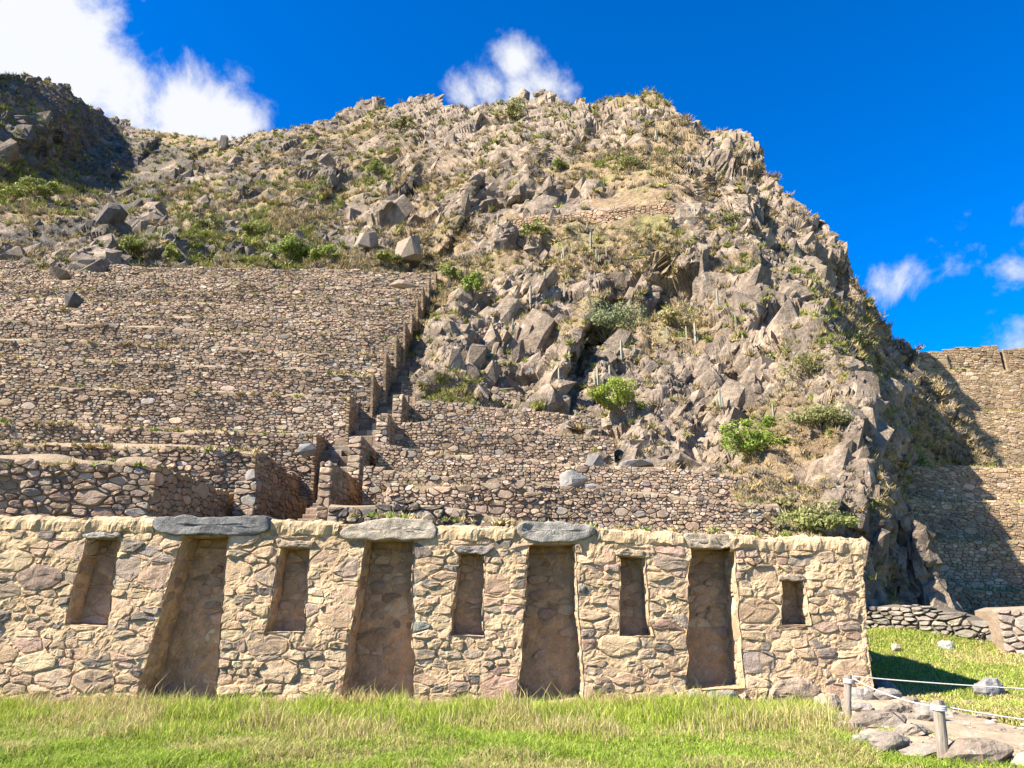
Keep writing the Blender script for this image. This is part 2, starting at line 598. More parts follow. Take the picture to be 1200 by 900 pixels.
# ================================================================== THE NICHE WALL
WY, WB = 12.2, 0.06
def on_wall(px, py):
    a, b = ray(px, py)
    t = (WY + WB * EYE) / (1 - WB * b)
    return float(a * t), float(EYE + b * t)
def wall_pt(x, z, h):
    """x, z on the face; h metres in front of it; a slow waviness bends edges and faces alike"""
    x, z, h = np.broadcast_arrays(np.asarray(x, float), np.asarray(z, float), np.asarray(h, float))
    p = np.stack([x, z, 0 * x], -1).reshape(-1, 3)
    wx = (0.022 * vnoise(p * 3.1, 5) + 0.010 * vnoise(p * 9, 6)).reshape(x.shape)
    wz = (0.016 * vnoise(p * 2.7, 15) + 0.008 * vnoise(p * 8, 16)).reshape(x.shape)
    wy = (0.035 * vnoise(p * 0.9, 25) + 0.015 * vnoise(p * 3, 26)).reshape(x.shape)
    return np.stack([x + wx, WY + WB * z - h + wy, z + wz], -1)
top_px = [(-160, 603), (0, 606), (180, 609), (320, 611), (400, 614), (512, 617), (603, 617), (697, 619), (810, 627), (1010, 633)]
top_xz = np.array([on_wall(*p) for p in top_px])
def wtop(x):
    return np.interp(x, top_xz[:, 0], top_xz[:, 1])
XL = -10.6
XR0, XR1 = on_wall(1024, 826)[0], on_wall(1009, 633)[0]
def wright(z):
    return XR0 + (XR1 - XR0) * np.clip(z / 2.5, 0, 1)
# openings: front outline in picture order tl, tr, br, bl
open_px = [
    ('tall', [(216, 628), (268, 628), (251, 830), (155, 830)]),
    ('small', [(101, 630), (140, 630), (126, 733), (77, 733)]),
    ('small', [(330, 641), (361, 643), (357, 740), (311, 741)]),
    ('tall', [(429, 632), (484, 633), (484, 830), (397, 830)]),
    ('small', [(538, 649), (567, 650), (566, 745), (528, 745)]),
    ('tall', [(621, 638), (673, 638), (685, 826), (605, 826)]),
    ('small', [(727, 653), (755, 653), (764, 745), (725, 745)]),
    ('tall', [(808, 642), (859, 642), (873, 807), (804, 807)]),
    ('small', [(916, 680), (942, 680), (950, 733), (916, 733)])]
OPEN = []
for k, q in open_px:
    pts = [on_wall(*p) for p in q]
    OPEN.append((k, pts))                       # tl tr br bl
quads = [[q[3], q[2], q[1], q[0]] for _, q in OPEN]  # counter-clockwise: bl br tr tl
wall = empty('niche_wall', (0, WY, 0), 'long pale stone and mud wall with four tall doorway niches and five small niches', 'wall')
# mortar face: grid snapped to the openings
gs = 0.028
nx, nz = int((XR0 - XL) / gs), int(2.95 / gs)
xs = np.linspace(0, 1, nx)
zs = np.linspace(0, 1, nz)
GX = np.zeros((nx, nz))
GZ = np.zeros((nx, nz))
for i, a in enumerate(xs):
    x0 = XL + a * (XR0 - XL)
    zt = float(wtop(x0))
    GZ[i] = -0.15 + zs * (zt + 0.15)
    GX[i] = XL + a * (wright(GZ[i]) - XL)
for q in quads:
    for k in range(4):
        (ax, ay), (bx, by) = q[k], q[(k + 1) % 4]
        ex, ey = bx - ax, by - ay
        ln = math.hypot(ex, ey)
        s = ((GX - ax) * ex + (GZ - ay) * ey) / ln
        d = ((GX - ax) * ey - (GZ - ay) * ex) / ln
        m = (np.abs(d) < gs * 0.62) & (s > -gs) & (s < ln + gs)
        GX = np.where(m, GX - d * ey / ln, GX)
        GZ = np.where(m, GZ + d * ex / ln, GZ)
fa = grid_faces(nx, nz)
cx = GX.ravel()[fa].mean(1)
cz = GZ.ravel()[fa].mean(1)
ins = np.zeros(len(fa), bool)
for q in quads:
    c = np.ones(len(fa), bool)
    for k in range(4):
        (ax, ay), (bx, by) = q[k], q[(k + 1) % 4]
        c &= (bx - ax) * (cz - ay) - (by - ay) * (cx - ax) > 0
    ins |= c
pp = np.stack([GX.ravel(), GZ.ravel(), np.zeros(GX.size)], 1)
hm = 0.018 * fbm(pp * 4, 4, 40, 0.6) + 0.010 * fbm(pp * 20, 3, 44, 0.6) + .007
edge = np.zeros(GX.size)
mv = wall_pt(GX.ravel(), GZ.ravel(), hm)
MUD = np.array((.57, .405, .24))
mt = MUD * (1 + 0.13 * fbm(pp * 1.3, 4, 50))[:, None]
b_ = MB()
b_.add(mv, fa[~ins], mt)
# top, right end and back of the core
zt = GZ[:, -1]
backy = 2.6
tv = np.concatenate([wall_pt(GX[:, -1], zt, hm.reshape(nx, nz)[:, -1]), np.stack([GX[:, -1], np.full(nx, WY + 0.9), zt - 0.05], 1)])
i = np.arange(nx - 1)
b_.add(tv, np.stack([i, i + 1, i + nx + 1, i + nx], 1), MUD * 1.05)
rv = np.concatenate([wall_pt(GX[-1], GZ[-1], hm.reshape(nx, nz)[-1]), np.stack([GX[-1], np.full(nz, WY + backy), GZ[-1]], 1)])
i = np.arange(nz - 1)
b_.add(rv, np.stack([i, i + nz, i + nz + 1, i + 1], 1), MUD * 0.95)
b_.build('mortar_face', 'mud_mortar', wall)

# lintels (three long slabs, one flush slab, small ones over the little niches)
def slab_mesh(outline, depth0, depth1, bev, r, tint, noise_s=6, amp=0.02, rnd=1):
    """stone slab from an outline in (x, z), from depth0 in front of the wall back to depth1 inside"""
    p = np.array(outline, float)
    for _ in range(rnd):
        q = np.roll(p, -1, 0)
        p = np.stack([p * .8 + q * .2, p * .2 + q * .8], 1).reshape(-1, 2)
    # resample for detail
    n = 64
    q = np.concatenate([p, p[:1]])
    s = np.concatenate([[0], np.cumsum(np.hypot(*np.diff(q, axis=0).T))])
    tt = np.linspace(0, s[-1], n, endpoint=False)
    p = np.stack([np.interp(tt, s, q[:, 0]), np.interp(tt, s, q[:, 1])], 1)
    c = p.mean(0)
    rings = []
    for sc, h in ((1.0, -depth1), (1.0, depth0 - bev), (None, depth0 - bev * 0.3), (None, depth0)):
        if sc is None:
            k = bev * (0.45 if h < depth0 else 1.1)
            d = p - c
            inner = p.copy()
            nrm = np.roll(p, -1, 0) - np.roll(p, 1, 0)
            nrm = np.stack([nrm[:, 1], -nrm[:, 0]], 1)
            nrm /= np.maximum(np.hypot(nrm[:, 0], nrm[:, 1])[:, None], 1e-6)
            if (nrm * d).sum() < 0:
                nrm = -nrm
            inner = p - nrm * k
            rings.append(np.c_[inner, np.full(n, h)])
        else:
            rings.append(np.c_[p, np.full(n, h)])
    last = rings[-1]
    for q_ in (.8, .58, .36, .15):
        mid = last.copy()
        mid[:, 1] = c[1] + (mid[:, 1] - c[1]) * q_
        mid[:, 0] = c[0] + (mid[:, 0] - c[0]) * (.7 + .3 * q_)
        rings.append(mid)
    V = np.concatenate(rings + [np.array([[c[0], c[1], depth0]])])
    jit = amp * fbm(np.c_[V[:, 0], V[:, 1], V[:, 2]] * noise_s, 3, int(r.random() * 999))
    hb_, _e = blocks(V * np.array([4.5, 9, 9]) + r.random() * 50, 3, .8)
    hb2, _e = blocks(V * np.array([14, 20, 20]) + 7, 5, .8)
    jit = jit + .018 * hb_ + .006 * hb2
    V[:, 2] += jit
    V[:, 1] += jit * 0.8
    i = np.arange(n)
    j = (i + 1) % n
    F = [np.stack([k * n + i, k * n + j, (k + 1) * n + j, (k + 1) * n + i], 1) for k in range(len(rings) - 1)]
    F3 = np.stack([(len(rings) - 1) * n + i, (len(rings) - 1) * n + j, np.full(n, len(V) - 1)], 1)
    return V, np.concatenate(F), F3
rl = random.Random(3)
LINT = [
    ('lintel', 'long dark grey stone beam', [(182, 608), (186, 606), (250, 606), (314, 604), (317, 610), (316, 623), (303, 627), (250, 627), (190, 626), (182, 619)], .10, .6, (.20, .195, .19)),
    ('lintel', 'pale grey arched slab', [(399, 626), (405, 618), (425, 611), (455, 608), (480, 609), (505, 611), (512, 617), (509, 631), (490, 633), (430, 633), (405, 632)], .09, .6, (.45, .385, .30)),
    ('lintel', 'grey slab with a notched lower edge', [(603, 616), (620, 613), (655, 612), (690, 614), (697, 620), (694, 627), (672, 636), (650, 634), (628, 637), (612, 629)], .08, .6, (.33, .305, .27)),
    ('lintel', 'flat brown slab', [(801, 624), (850, 626), (862, 632), (860, 642), (808, 642), (803, 634)], .05, .6, (.42, .34, .25)),
    ('lintel', None, [(97, 625), (120, 624), (144, 625), (145, 630), (120, 632), (98, 631)], .07, .45, (.36, .33, .29)),
    ('lintel', None, [(531, 641), (560, 639), (578, 640), (577, 646), (566, 650), (533, 649)], .06, .45, (.36, .31, .27)),
    ('lintel', None, [(323, 632), (345, 633), (368, 634), (366, 642), (326, 641)], .05, .45, (.44, .33, .22)),
    ('lintel', None, [(721, 644), (745, 643), (762, 645), (760, 653), (722, 653)], .05, .45, (.46, .35, .23)),
    ('lintel', None, [(912, 673), (930, 672), (945, 674), (944, 680), (913, 680)], .05, .4, (.42, .34, .25))]
lint_boxes = []
for nm, lab, out, d0, d1, tint in LINT:
    pts = [on_wall(*p) for p in out]
    V, F, F3 = slab_mesh(pts, d0, d1, 0.018, rl, tint)
    mb = MB()
    W3 = wall_pt(V[:, 0], V[:, 1], V[:, 2])
    tn = np.array(tint) * (1 + 0.18 * fbm(V * 3, 3, 9))[:, None]
    mb.add(W3, F, tn)
    mb.l.append(F3.ravel())
    mb.s.append(np.full(len(F3), 3))
    o = mb.build(nm, 'wall_stone', wall, smooth=True)
    if lab:
        o['label'] = lab
    a = np.array(pts)
    lint_boxes.append((a[:, 0].min(), a[:, 0].max(), a[:, 1].min(), a[:, 1].max()))
# mud capping along the top between the lintels
for a, c in ((-150, 181), (318, 398), (513, 602), (698, 800), (851, 1010)):
    x0, x1 = on_wall(a, 612)[0], on_wall(c, 622)[0]
    n = max(8, int((x1 - x0) / 0.035))
    m = 12
    u = np.linspace(x0, x1, n)
    sec = [(-.03, -.235), (.035, -.20), (.055, -.12), (.055, -.05), (.03, -.01), (-.06, .02), (-.2, .035), (-.35, .03), (-.5, .0), (-.55, -.1), (-.5, -.22), (-.2, -.24)]
    VV = np.zeros((n, m, 3))
    for k, (h, dz) in enumerate(sec):
        VV[:, k, 0] = u
        VV[:, k, 1] = wtop(u) + dz
        VV[:, k, 2] = h
    fl = VV.reshape(-1, 3)
    nn = fbm(fl * 5, 4, 61, 0.6)
    fl[:, 2] += 0.028 * nn
    fl[:, 1] += 0.03 * fbm(fl * np.array([4.5, 8, 4]) + 9, 5, 62, 0.72)
    mb = MB()
    ii = grid_faces(n, m)
    F = np.concatenate([ii, np.stack([np.arange(n - 1) * m + m - 1, (np.arange(n - 1) + 1) * m + m - 1, (np.arange(n - 1) + 1) * m, np.arange(n - 1) * m], 1)])
    mb.add(wall_pt(fl[:, 0], fl[:, 1], fl[:, 2]), F, np.array((.58, .42, .25)) * (1 + 0.12 * nn)[:, None])
    mb.build('mud_cap', 'mud_mortar', wall)

# face stones
holes = [[(p[0] - XL, p[1]) for p in q] for q in quads]
for x0, x1, z0, z1 in lint_boxes:
    holes.append([(x0 - XL, z0), (x1 - XL, z0), (x1 - XL, z1 + .02), (x0 - XL, z1 + .02)])
# two marker stones: the big pale boulder at the right foot and the threshold blocks
bb = [on_wall(*p) for p in [(898, 829), (966, 829), (966, 792), (902, 792)]]
holes.append([(p[0] - XL, p[1]) for p in bb])
th = [on_wall(*p) for p in [(803, 832), (872, 832), (872, 807), (803, 807)]]
holes.append([(p[0] - XL, p[1]) for p in th])
cells = pack(XR0 - XL, 2.9, 0.265, 0.138, top=lambda u: float(wtop(u + XL)) - (0.20 if not any(a - .05 < u + XL < c + .05 for a, c, _, _ in lint_boxes[:4]) else 0.0),
             holes=holes, seed=11, big=0.045, course=0.17, wvar=.35, right=((XR0 - XL, 0), (XR1 - XL, 2.5)))
cells += pack(XR0 - XL, 0.32, 0.42, 0.24, seed=5, holes=holes, big=0.1)[:0]
r = random.Random(21)
made = []
for p, ar in cells:
    h = r.choice([0.010, 0.018, 0.026, 0.034, 0.042]) * (1.15 if ar > 0.05 else 1) * r.uniform(.8, 1.2)
    V, F4, F3 = stone(p, h, 0.007 + 0.012 * r.random(), 2, r, 0.05, 0.006, 0.9)
    x = V[:, 0] + XL
    nn = fbm(np.stack([x, V[:, 1], np.full(len(x), r.random() * 50)], 1) * 11, 3, 71)
    on = V[:, 2] > -0.01
    V[:, 2] += np.where(on, 0.013 * nn, 0)
    V[:, 0] += .006 * nn
    V[:, 1] -= .005 * nn
    W3 = wall_pt(x, V[:, 1], V[:, 2])
    t_ = np.array(pick(r, PAL_WALL)) * 1.1
    if p[:, 1].mean() < 0.5:
        t_ = t_ * np.array((.95, .94, .95))
    # mud smeared over parts of many stones: the stone's own colour turns to mortar there
    sm = sstep(0.0, 0.7, nn + r.uniform(-1.0, 0.5))[:, None] * 0.75
    tt = t_[None] * (1 - sm) + MUD[None] * 1.02 * sm
    cxm = (x.mean(), V[:, 1].mean())
    vis = x.mean() > -9.0
    made.append((ar if vis else 0, W3, F4, F3, tt))
made.sort(key=lambda a: -a[0])
NPART = 285
for k, (ar, W3, F4, F3, tt) in enumerate(made[:NPART]):
    mb = MB()
    mb.add(W3, F4, tt)
    mb.l.append(F3.ravel())
    mb.s.append(np.full(len(F3), 3))
    mb.build('stone', 'wall_stone', wall)
def stuff_stones(items, name, mat, parent):
    mb = MB()
    for W3, F4, F3, tt in items:
        o = mb.n
        mb.add(W3, F4, tt)
        mb.l.append((F3 + o).ravel())
        mb.s.append(np.full(len(F3), 3))
    ob = mb.build(name, mat, parent)
    ob['kind'] = 'stuff'
    return ob
stuff_stones([m_[1:] for m_ in made[NPART:]], 'small_stones', 'wall_stone', wall)

# special blocks
def block_px(out, d0, d1, tint, name='stone', lab=None, parent=wall, mat='wall_stone', amp=.02):
    pts = [on_wall(*p) for p in out]
    V, F, F3 = slab_mesh(pts, d0, d1, 0.045, rl, tint, 6, amp)
    mb = MB()
    mb.add(wall_pt(V[:, 0], V[:, 1], V[:, 2]), F, np.array(tint) * (1 + 0.2 * fbm(V * 4, 3, 19))[:, None])
    mb.l.append(F3.ravel())
    mb.s.append(np.full(len(F3), 3))
    o = mb.build(name, mat, parent)
    if lab:
        o['label'] = lab
    return o
block_px([(899, 831), (900, 808), (912, 795), (932, 791), (950, 793), (960, 806), (967, 822), (965, 832)], .08, .2, (.36, .27, .20), lab='big rounded boulder at the foot of the wall')
block_px([(804, 832), (804, 812), (810, 809), (826, 810), (827, 830)], .10, .6, (.34, .30, .26), 'threshold')
block_px([(829, 832), (829, 811), (842, 808), (862, 809), (864, 820), (858, 832)], .12, .6, (.30, .27, .24), 'threshold')
block_px([(866, 832), (865, 815), (872, 811), (876, 816), (876, 832)], .08, .4, (.42, .34, .26), 'threshold')
block_px([(606, 834), (606, 824), (640, 822), (682, 821), (684, 832)], .06, .6, (.52, .42, .29), 'threshold')
block_px([(400, 834), (400, 825), (440, 823), (482, 823), (484, 832)], .04, .6, (.48, .38, .26), 'threshold')

PAL_NICHE = [(5, (.58, .42, .28)), (4, (.54, .385, .255)), (2, (.48, .35, .25)), (2, (.62, .455, .30))]
# niches: reveals and back wall as displaced grids, with stones in the back
for kind, q in OPEN:
    D = 0.62 if kind == 'tall' else 0.42
    tl, tr, br, bl = [np.array(p) for p in q]
    nic = None
    mb = MB()
    def patch(fn, nu, nv, seed, tint):
        U, Vv = np.meshgrid(np.linspace(0, 1, nu), np.linspace(0, 1, nv), indexing='ij')
        X, Z, Dp = fn(U, Vv)
        f = np.stack([X.ravel(), Z.ravel(), Dp.ravel()], 1)
        nn = fbm(f * 6, 4, seed, .6)
        inner = np.clip(f[:, 2] / 0.08, 0, 1)
        mb.add(wall_pt(f[:, 0] + 0.012 * nn * inner, f[:, 1] + 0.006 * nn * inner, -f[:, 2] + 0.02 * nn * inner), grid_faces(nu, nv), np.array(tint) * (1 + .12 * nn)[:, None])
    E_ = lambda U: U * (D + .07) - .025
    L_ = lambda U, V: (bl[0] + (tl[0] - bl[0]) * V, bl[1] + (tl[1] - bl[1]) * V, E_(U))
    R_ = lambda U, V: (br[0] + (tr[0] - br[0]) * V, br[1] + (tr[1] - br[1]) * V, E_(1 - U))
    T_ = lambda U, V: (tl[0] - .03 + (tr[0] - tl[0] + .06) * V, tl[1] + (tr[1] - tl[1]) * V, E_(U))
    Bo = lambda U, V: (bl[0] - .03 + (br[0] - bl[0] + .06) * V, bl[1] + (br[1] - bl[1]) * V, E_(1 - U))
    BK0 = lambda U, V: (bl[0] + (br[0] - bl[0]) * U + ((tl[0] + (tr[0] - tl[0]) * U) - (bl[0] + (br[0] - bl[0]) * U)) * V, bl[1] + (br[1] - bl[1]) * U + ((tl[1] + (tr[1] - tl[1]) * U) - (bl[1] + (br[1] - bl[1]) * U)) * V, np.full(U.shape, D))
    Bk = lambda U, V: BK0(U * 1.16 - .08, V * 1.06 - .03)
    nd = max(8, int(D / .03))
    ht = int((tl[1] - bl[1]) / .03)
    wd = int((br[0] - bl[0]) / .03)
    patch(L_, nd, ht, 81, MUD * .97)
    patch(R_, nd, ht, 82, MUD * 1.0)
    patch(T_, nd, wd, 83, MUD * .9)
    patch(Bo, nd, wd, 84, MUD * .95)
    patch(Bk, wd, ht, 85, np.array((.52, .35, .205)))
    nic = mb.build('niche', 'mud_mortar', wall)
    # stones of the back wall (denser above, plaster below) and of both jambs
    z0, z1 = bl[1], tl[1]
    xa = min(bl[0], tl[0])
    Lb = max(br[0], tr[0]) - xa
    cl = pack(Lb, z1 - z0, .24, .135, seed=int(abs(xa) * 100), big=.06, left=((bl[0] - xa, 0), (tl[0] - xa, z1 - z0)), right=((br[0] - xa, 0), (tr[0] - xa, z1 - z0)))
    rr = random.Random(int(abs(xa) * 77))
    items = []
    for p, ar in cl:
        zf = p[:, 1].mean() / (z1 - z0)
        if kind == 'tall' and zf < 0.5 and rr.random() < (0.8 if zf < 0.38 else .4):
            continue
        V, F4, F3 = stone(p, rr.choice([.008, .016, .03]), .012, 1, rr, .04, .004)
        items.append((ar, wall_pt(V[:, 0] + xa, V[:, 1] + z0, V[:, 2] - D), F4, F3, np.array(pick(rr, PAL_NICHE)) * .9))
    for side, (a_, c_, sg) in enumerate(((bl, tl, 1), (br, tr, -1))):
        for p, ar in pack(D, z1 - z0, .2, .13, seed=side + int(abs(xa) * 31), big=.05):
            if rr.random() < .25:
                continue
            V, F4, F3 = stone(p, rr.choice([.008, .014, .02]), .012, 1, rr, .03, .003)
            if sg > 0:
                V = V * np.array([-1, 1, 1]) + np.array([D, 0, 0])   # keep winding
            zz = V[:, 1]
            xj = a_[0] + (c_[0] - a_[0]) * zz / (z1 - z0)
            dep = (D - V[:, 0]) if sg > 0 else V[:, 0]
            if sg > 0:
                dep = D - V[:, 0]
            items.append((ar, wall_pt(xj + sg * V[:, 2], zz + z0, -dep), F4, F3, np.array(pick(rr, PAL_NICHE))))
    items.sort(key=lambda a: -a[0])
    for it in items[:26]:
        mb = MB()
        mb.add(it[1], it[2], it[4])
        mb.l.append(it[3].ravel())
        mb.s.append(np.full(len(it[3]), 3))
        mb.build('stone', 'wall_stone', nic)
    if len(items) > 26:
        stuff_stones([i_[1:] for i_ in items[26:]], 'small_stones', 'wall_stone', nic)

# right end of the wall: stones on the return face
re_ = []
rr = random.Random(5)
for p, ar in pack(backy, 2.45, .32, .2, seed=91):
    V, F4, F3 = stone(p, rr.choice([.02, .03, .045]), .015, 1, rr, .05, .004)
    W3 = np.stack([wright(V[:, 1]) + V[:, 2], WY + WB * V[:, 1] + V[:, 0] + .03, V[:, 1]], 1)
    re_.append((W3, F4, F3, np.array(pick(rr, PAL_WALL))))
stuff_stones(re_, 'return_face_stones', 'wall_stone', wall)

# ================================================================== TERRACES
def wall_face(a, b, topf, z0, batter, sx, sz, pal, seed, hs=(.03, .05, .08), detail=0, gap=.02, big=.03, wob=.10, tone=1.0):
    a, b = np.array(a, float), np.array(b, float)
    d = b - a
    L = float(np.hypot(*d))
    d /= L
    n = np.array([d[1], -d[0]])
    H = max(topf(0), topf(L / 2), topf(L)) - z0 + .1
    r = random.Random(seed)
    res = []
    for p, ar in pack(L, H, sx, sz, top=lambda u: topf(u) - z0 + .05 * math.sin(u * 2.1 + seed) + .04 * math.sin(u * 5.3), seed=seed, big=big):
        V, F4, F3 = stone(p, r.choice(hs) * r.uniform(.7, 1.3), gap * r.uniform(.3, 1.25), detail, r, .08, .0, .45)
        q = np.stack([V[:, 0], V[:, 1], np.full(len(V), seed * 3.7)], 1)
        h = V[:, 2] - batter * V[:, 1] + wob * vnoise(q * .45, 7)
        W3 = np.stack([a[0] + d[0] * V[:, 0] + n[0] * h, a[1] + d[1] * V[:, 0] + n[1] * h, z0 + V[:, 1]], 1)
        c = np.array(pick(r, pal)) * tone
        pm = vnoise(np.array([[p[:, 0].mean() * .35, p[:, 1].mean() * .6, seed * 1.7]]), 3)[0]
        res.append((ar, W3, F4, F3, c * (1 + .22 * pm)))
    return res
def wall_body(a, b, topf, z0, batter, depth, mat_tint=(.13, .095, .065), n=24, wob=.10, seed=0, lower=.02):
    a, b = np.array(a, float), np.array(b, float)
    d = b - a
    L = float(np.hypot(*d))
    d /= L
    nn = np.array([d[1], -d[0]])
    n = max(n, int(L / .3))
    us = np.linspace(0, L, n)
    nvv = 6
    rows = []
    for k in range(nvv):
        zt = np.array([topf(u) for u in us]) - lower
        v = (zt - z0) * k / (nvv - 1)
        q = np.stack([us, v, np.full(n, seed * 3.7)], 1)
        h = -.025 - batter * v + wob * vnoise(q * .45, 7)
        rows.append(np.stack([a[0] + d[0] * us + nn[0] * h, a[1] + d[1] * us + nn[1] * h, z0 + v], 1))
    for k, dp in enumerate((.16, .42, depth)):
        lip = (.03 + .05 * vnoise(np.stack([us * 2.3, us * 0 + seed, us * 0], 1), 9), (.15 if seed < 200 else .05) + (.10 if seed < 200 else .05) * vnoise(np.stack([us * 1.1, us * 0 + seed, us * 0 + 5], 1), 9), .02)[k] if lower > 0 else 0
        dp = dp if k == 2 else dp + batter * v
        rows.append(np.stack([a[0] + d[0] * us - nn[0] * dp, a[1] + d[1] * us - nn[1] * dp, z0 + v + lip], 1))
    rows.append(rows[-1] - np.array([0, 0, 1]) * (v[:, None] + 0.3))
    rows.append(rows[0] - np.array([0, 0, .3]))
    m = len(rows)
    V = np.stack(rows, 1)
    mb = MB()
    F = grid_faces(n, m)
    mb.add(V.reshape(-1, 3), F, mat_tint)
    mb.add(V[0], [list(range(m))[::-1]], mat_tint)
    mb.add(V[-1], [list(range(m))], mat_tint)
    return mb
def terrace(label, a, b, topf, z0, depth, sx, sz, pal, seed, nparts=0, end=0.0, batter=.10, group=None, name='terrace_wall', cat='terrace wall', body=(.33, .25, .165), detail=0, big=.03, hs=(.03, .05, .08), gap=.02, tone=1.0):
    o = empty(name, (0.5 * (a[0] + b[0]), 0.5 * (a[1] + b[1]), z0), label, cat, group)
    wall_body(a, b, topf, z0, batter, depth, body, seed=seed).build('core', 'earth', o)
    st = wall_face(a, b, topf, z0, batter, sx, sz, pal, seed, hs, detail, gap, big, tone=tone)
    if end > 0:
        L = math.hypot(b[0] - a[0], b[1] - a[1])
        zt = topf(L)
        zz = lambda u: zt
        st += wall_face((b[0] + .02, b[1] + .06), (b[0] + .02, b[1] + end), zz, z0, .02, sx * 1.1, sz, [(3, (.27, .19, .115)), (2, (.23, .165, .105)), (1, (.30, .22, .14))], seed + 500, (.025, .035, .045), detail, gap * .4, big, wob=.0, tone=tone)
    if nparts:
        sc = []
        for s in st:
            px, py = proj(s[1])
            dm = math.sqrt(max(0, (px.max() - px.min()) * (py.max() - py.min())))
            ok = -5 < px.mean() < 1205 and py.mean() < 612 + 300 * (px.mean() > 1010) and dm > 9
            sc.append(dm if ok else 0)
        order = np.argsort(-np.array(sc))
        part = [k for k in order[:nparts] if sc[k] > 0]
        for k in part:
            s = st[k]
            mb = MB()
            mb.add(s[1], s[2], s[4])
            mb.l.append(s[3].ravel())
            mb.s.append(np.full(len(s[3]), 3))
            mb.build('stone', 'terrace_stone', o)
        ps = set(part)
        st = [s for k, s in enumerate(st) if k not in ps]
    if st:
        stuff_stones([s[1:] for s in st], 'stones', 'terrace_stone', o)
    return o
# left flight: (px_end, py_top_end, y, py_top at picture left, number of stones picked out)
LEFT = [(181, 545, 15.5, 541), (300, 527, 20.2, 516), (371, 508, 24.5, 489), (410, 465, 26.0, 442), (438, 437, 27.6, 412), (453, 414, 29.2, 391),
        (465, 394, 30.8, 371), (475, 378, 32.3, 355), (483, 363, 34.2, 342), (490, 350, 36.0, 331), (496, 337, 37.7, 322), (503, 327, 39.3, 312), (511, 318, 41.0, 303)]
ORD = ['lowest terrace wall on the left with big round stones, ending in a shaded return',
       'second terrace wall from the bottom left, ending at the tall double pier',
       'third terrace wall from the bottom left with a grey block at its corner',
       'fourth left terrace wall up, the first of the tall plain stone faces',
       'fifth left terrace wall up, ending in a long pointed shadow',
       'sixth left terrace wall up, level with the foot of the rock cliff',
       'seventh left terrace wall up beside the stairway',
       'eighth left terrace wall up beside the narrow middle of the stairway',
       'ninth left terrace wall up beside the upper stairway',
       'tenth left terrace wall up, fourth below the grassy top edge',
       'eleventh left terrace wall up, third below the grassy top edge',
       'twelfth left terrace wall up, just under the topmost terrace wall',
       'topmost left terrace wall, crumbling along the foot of the bushy slope']
LINFO = []
zprev = 2.55
for k, (pe, pt, y, pl) in enumerate(LEFT):
    xe, ze = RX(pe, pt, y), RZ(pt, y)
    yl = y - .9
    xl = RX(-75, pl, yl)
    zl = RZ(pl, yl)
    L = math.hypot(xe - xl, y - yl)
    tf = lambda u, L=L, zl=zl, ze=ze, k=k: zl + (ze - zl) * u / L + .05 * math.sin(u * .9 + k * 2) + .06 * math.sin(u * .37 + k)
    ynext = LEFT[k + 1][2] if k + 1 < len(LEFT) else 47
    zb = zprev - (1.4 if k > 2 else 2.0)
    sx, sz = ((.25, .145), (.21, .12), (.195, .10), (.195, .098))[min(k, 3)]
    if k > 3:
        sz *= (.85, 1.05, .8, .95, .82)[k % 5]
    if k == 0:
        zb = 2.45
    terrace(ORD[k], (xl, yl), (xe, y), tf, zb, ynext - y + 1.6, sx, sz, PAL_TERR, 100 + k, nparts=(160 if k == 0 else 150 if k == 1 else 70 if k == 2 else 0),
            end=min(ynext - y + .2, 5), group='left flight of terrace walls', detail=1 if k < 4 else 0, big=(.04 if k < 2 else .012), tone=1.3 * (1.0, 1.0, .95, 1.08, .98, 1.1, .96, 1.06, 1.12, 1.0, 1.1, 1.04, 1.12)[k], gap=(.016 if k < 3 else .012), hs=((.025, .05, .085) if k < 3 else (.015, .035, .06)))
    LINFO.append((xe, y, ze, xl, yl, zl))
    zprev = min(ze, zl)
# piers and side walls of the stairway
def box_wall(label, x0, x1, y0, y1, z0, z1, seed, name='stair_pier', cat='stair pier', sx=.26, sz=.13, nparts=40, slope=0.0, pal=PAL_TERR):
    o = empty(name, (.5 * (x0 + x1), y0, z0), label, cat, 'stone piers beside the stairway')
    tf = lambda u: z1
    wall_body((x0, y0), (x1, y0), tf, z0, .03, y1 - y0, (.23, .18, .13), n=4, wob=0, seed=seed).build('core', 'earth', o)
    st = wall_face((x0, y0), (x1, y0), tf, z0, .03, sx, sz, pal, seed, (.02, .04, .05), 1, .014, .03, wob=0, tone=1.5)
    st += wall_face((x1 + .035, y0 + .05), (x1 + .035, y1), lambda u: z1, z0, .02, sx * 1.2, sz * 1.2, [(3, (.27, .19, .115)), (2, (.23, .165, .105))], seed + 1, (.02, .03, .05), 1, .010, .03, wob=0, tone=1.3)
    sc = []
    for s in st:
        px, py = proj(s[1])
        dm = math.sqrt((px.max() - px.min()) * (py.max() - py.min()))
        sc.append(dm if dm > 9 and py.mean() < 612 else 0)
    order = [k for k in np.argsort(-np.array(sc))[:nparts] if sc[k] > 0]
    for k in order:
        s = st[k]
        mb = MB()
        mb.add(s[1], s[2], s[4])
        mb.l.append(s[3].ravel())
        mb.s.append(np.full(len(s[3]), 3))
        mb.build('stone', 'terrace_stone', o)
    rest = [s[1:] for k, s in enumerate(st) if k not in set(order)]
    if rest:
        stuff_stones(rest, 'stones', 'terrace_stone', o)
y = 19.5
box_wall('tall narrow lit pier with a shaded side, just above the dark stone beam', RX(275, 563, y), RX(301, 563, y), y, 24.5, 2.5, RZ(563, y), 300)
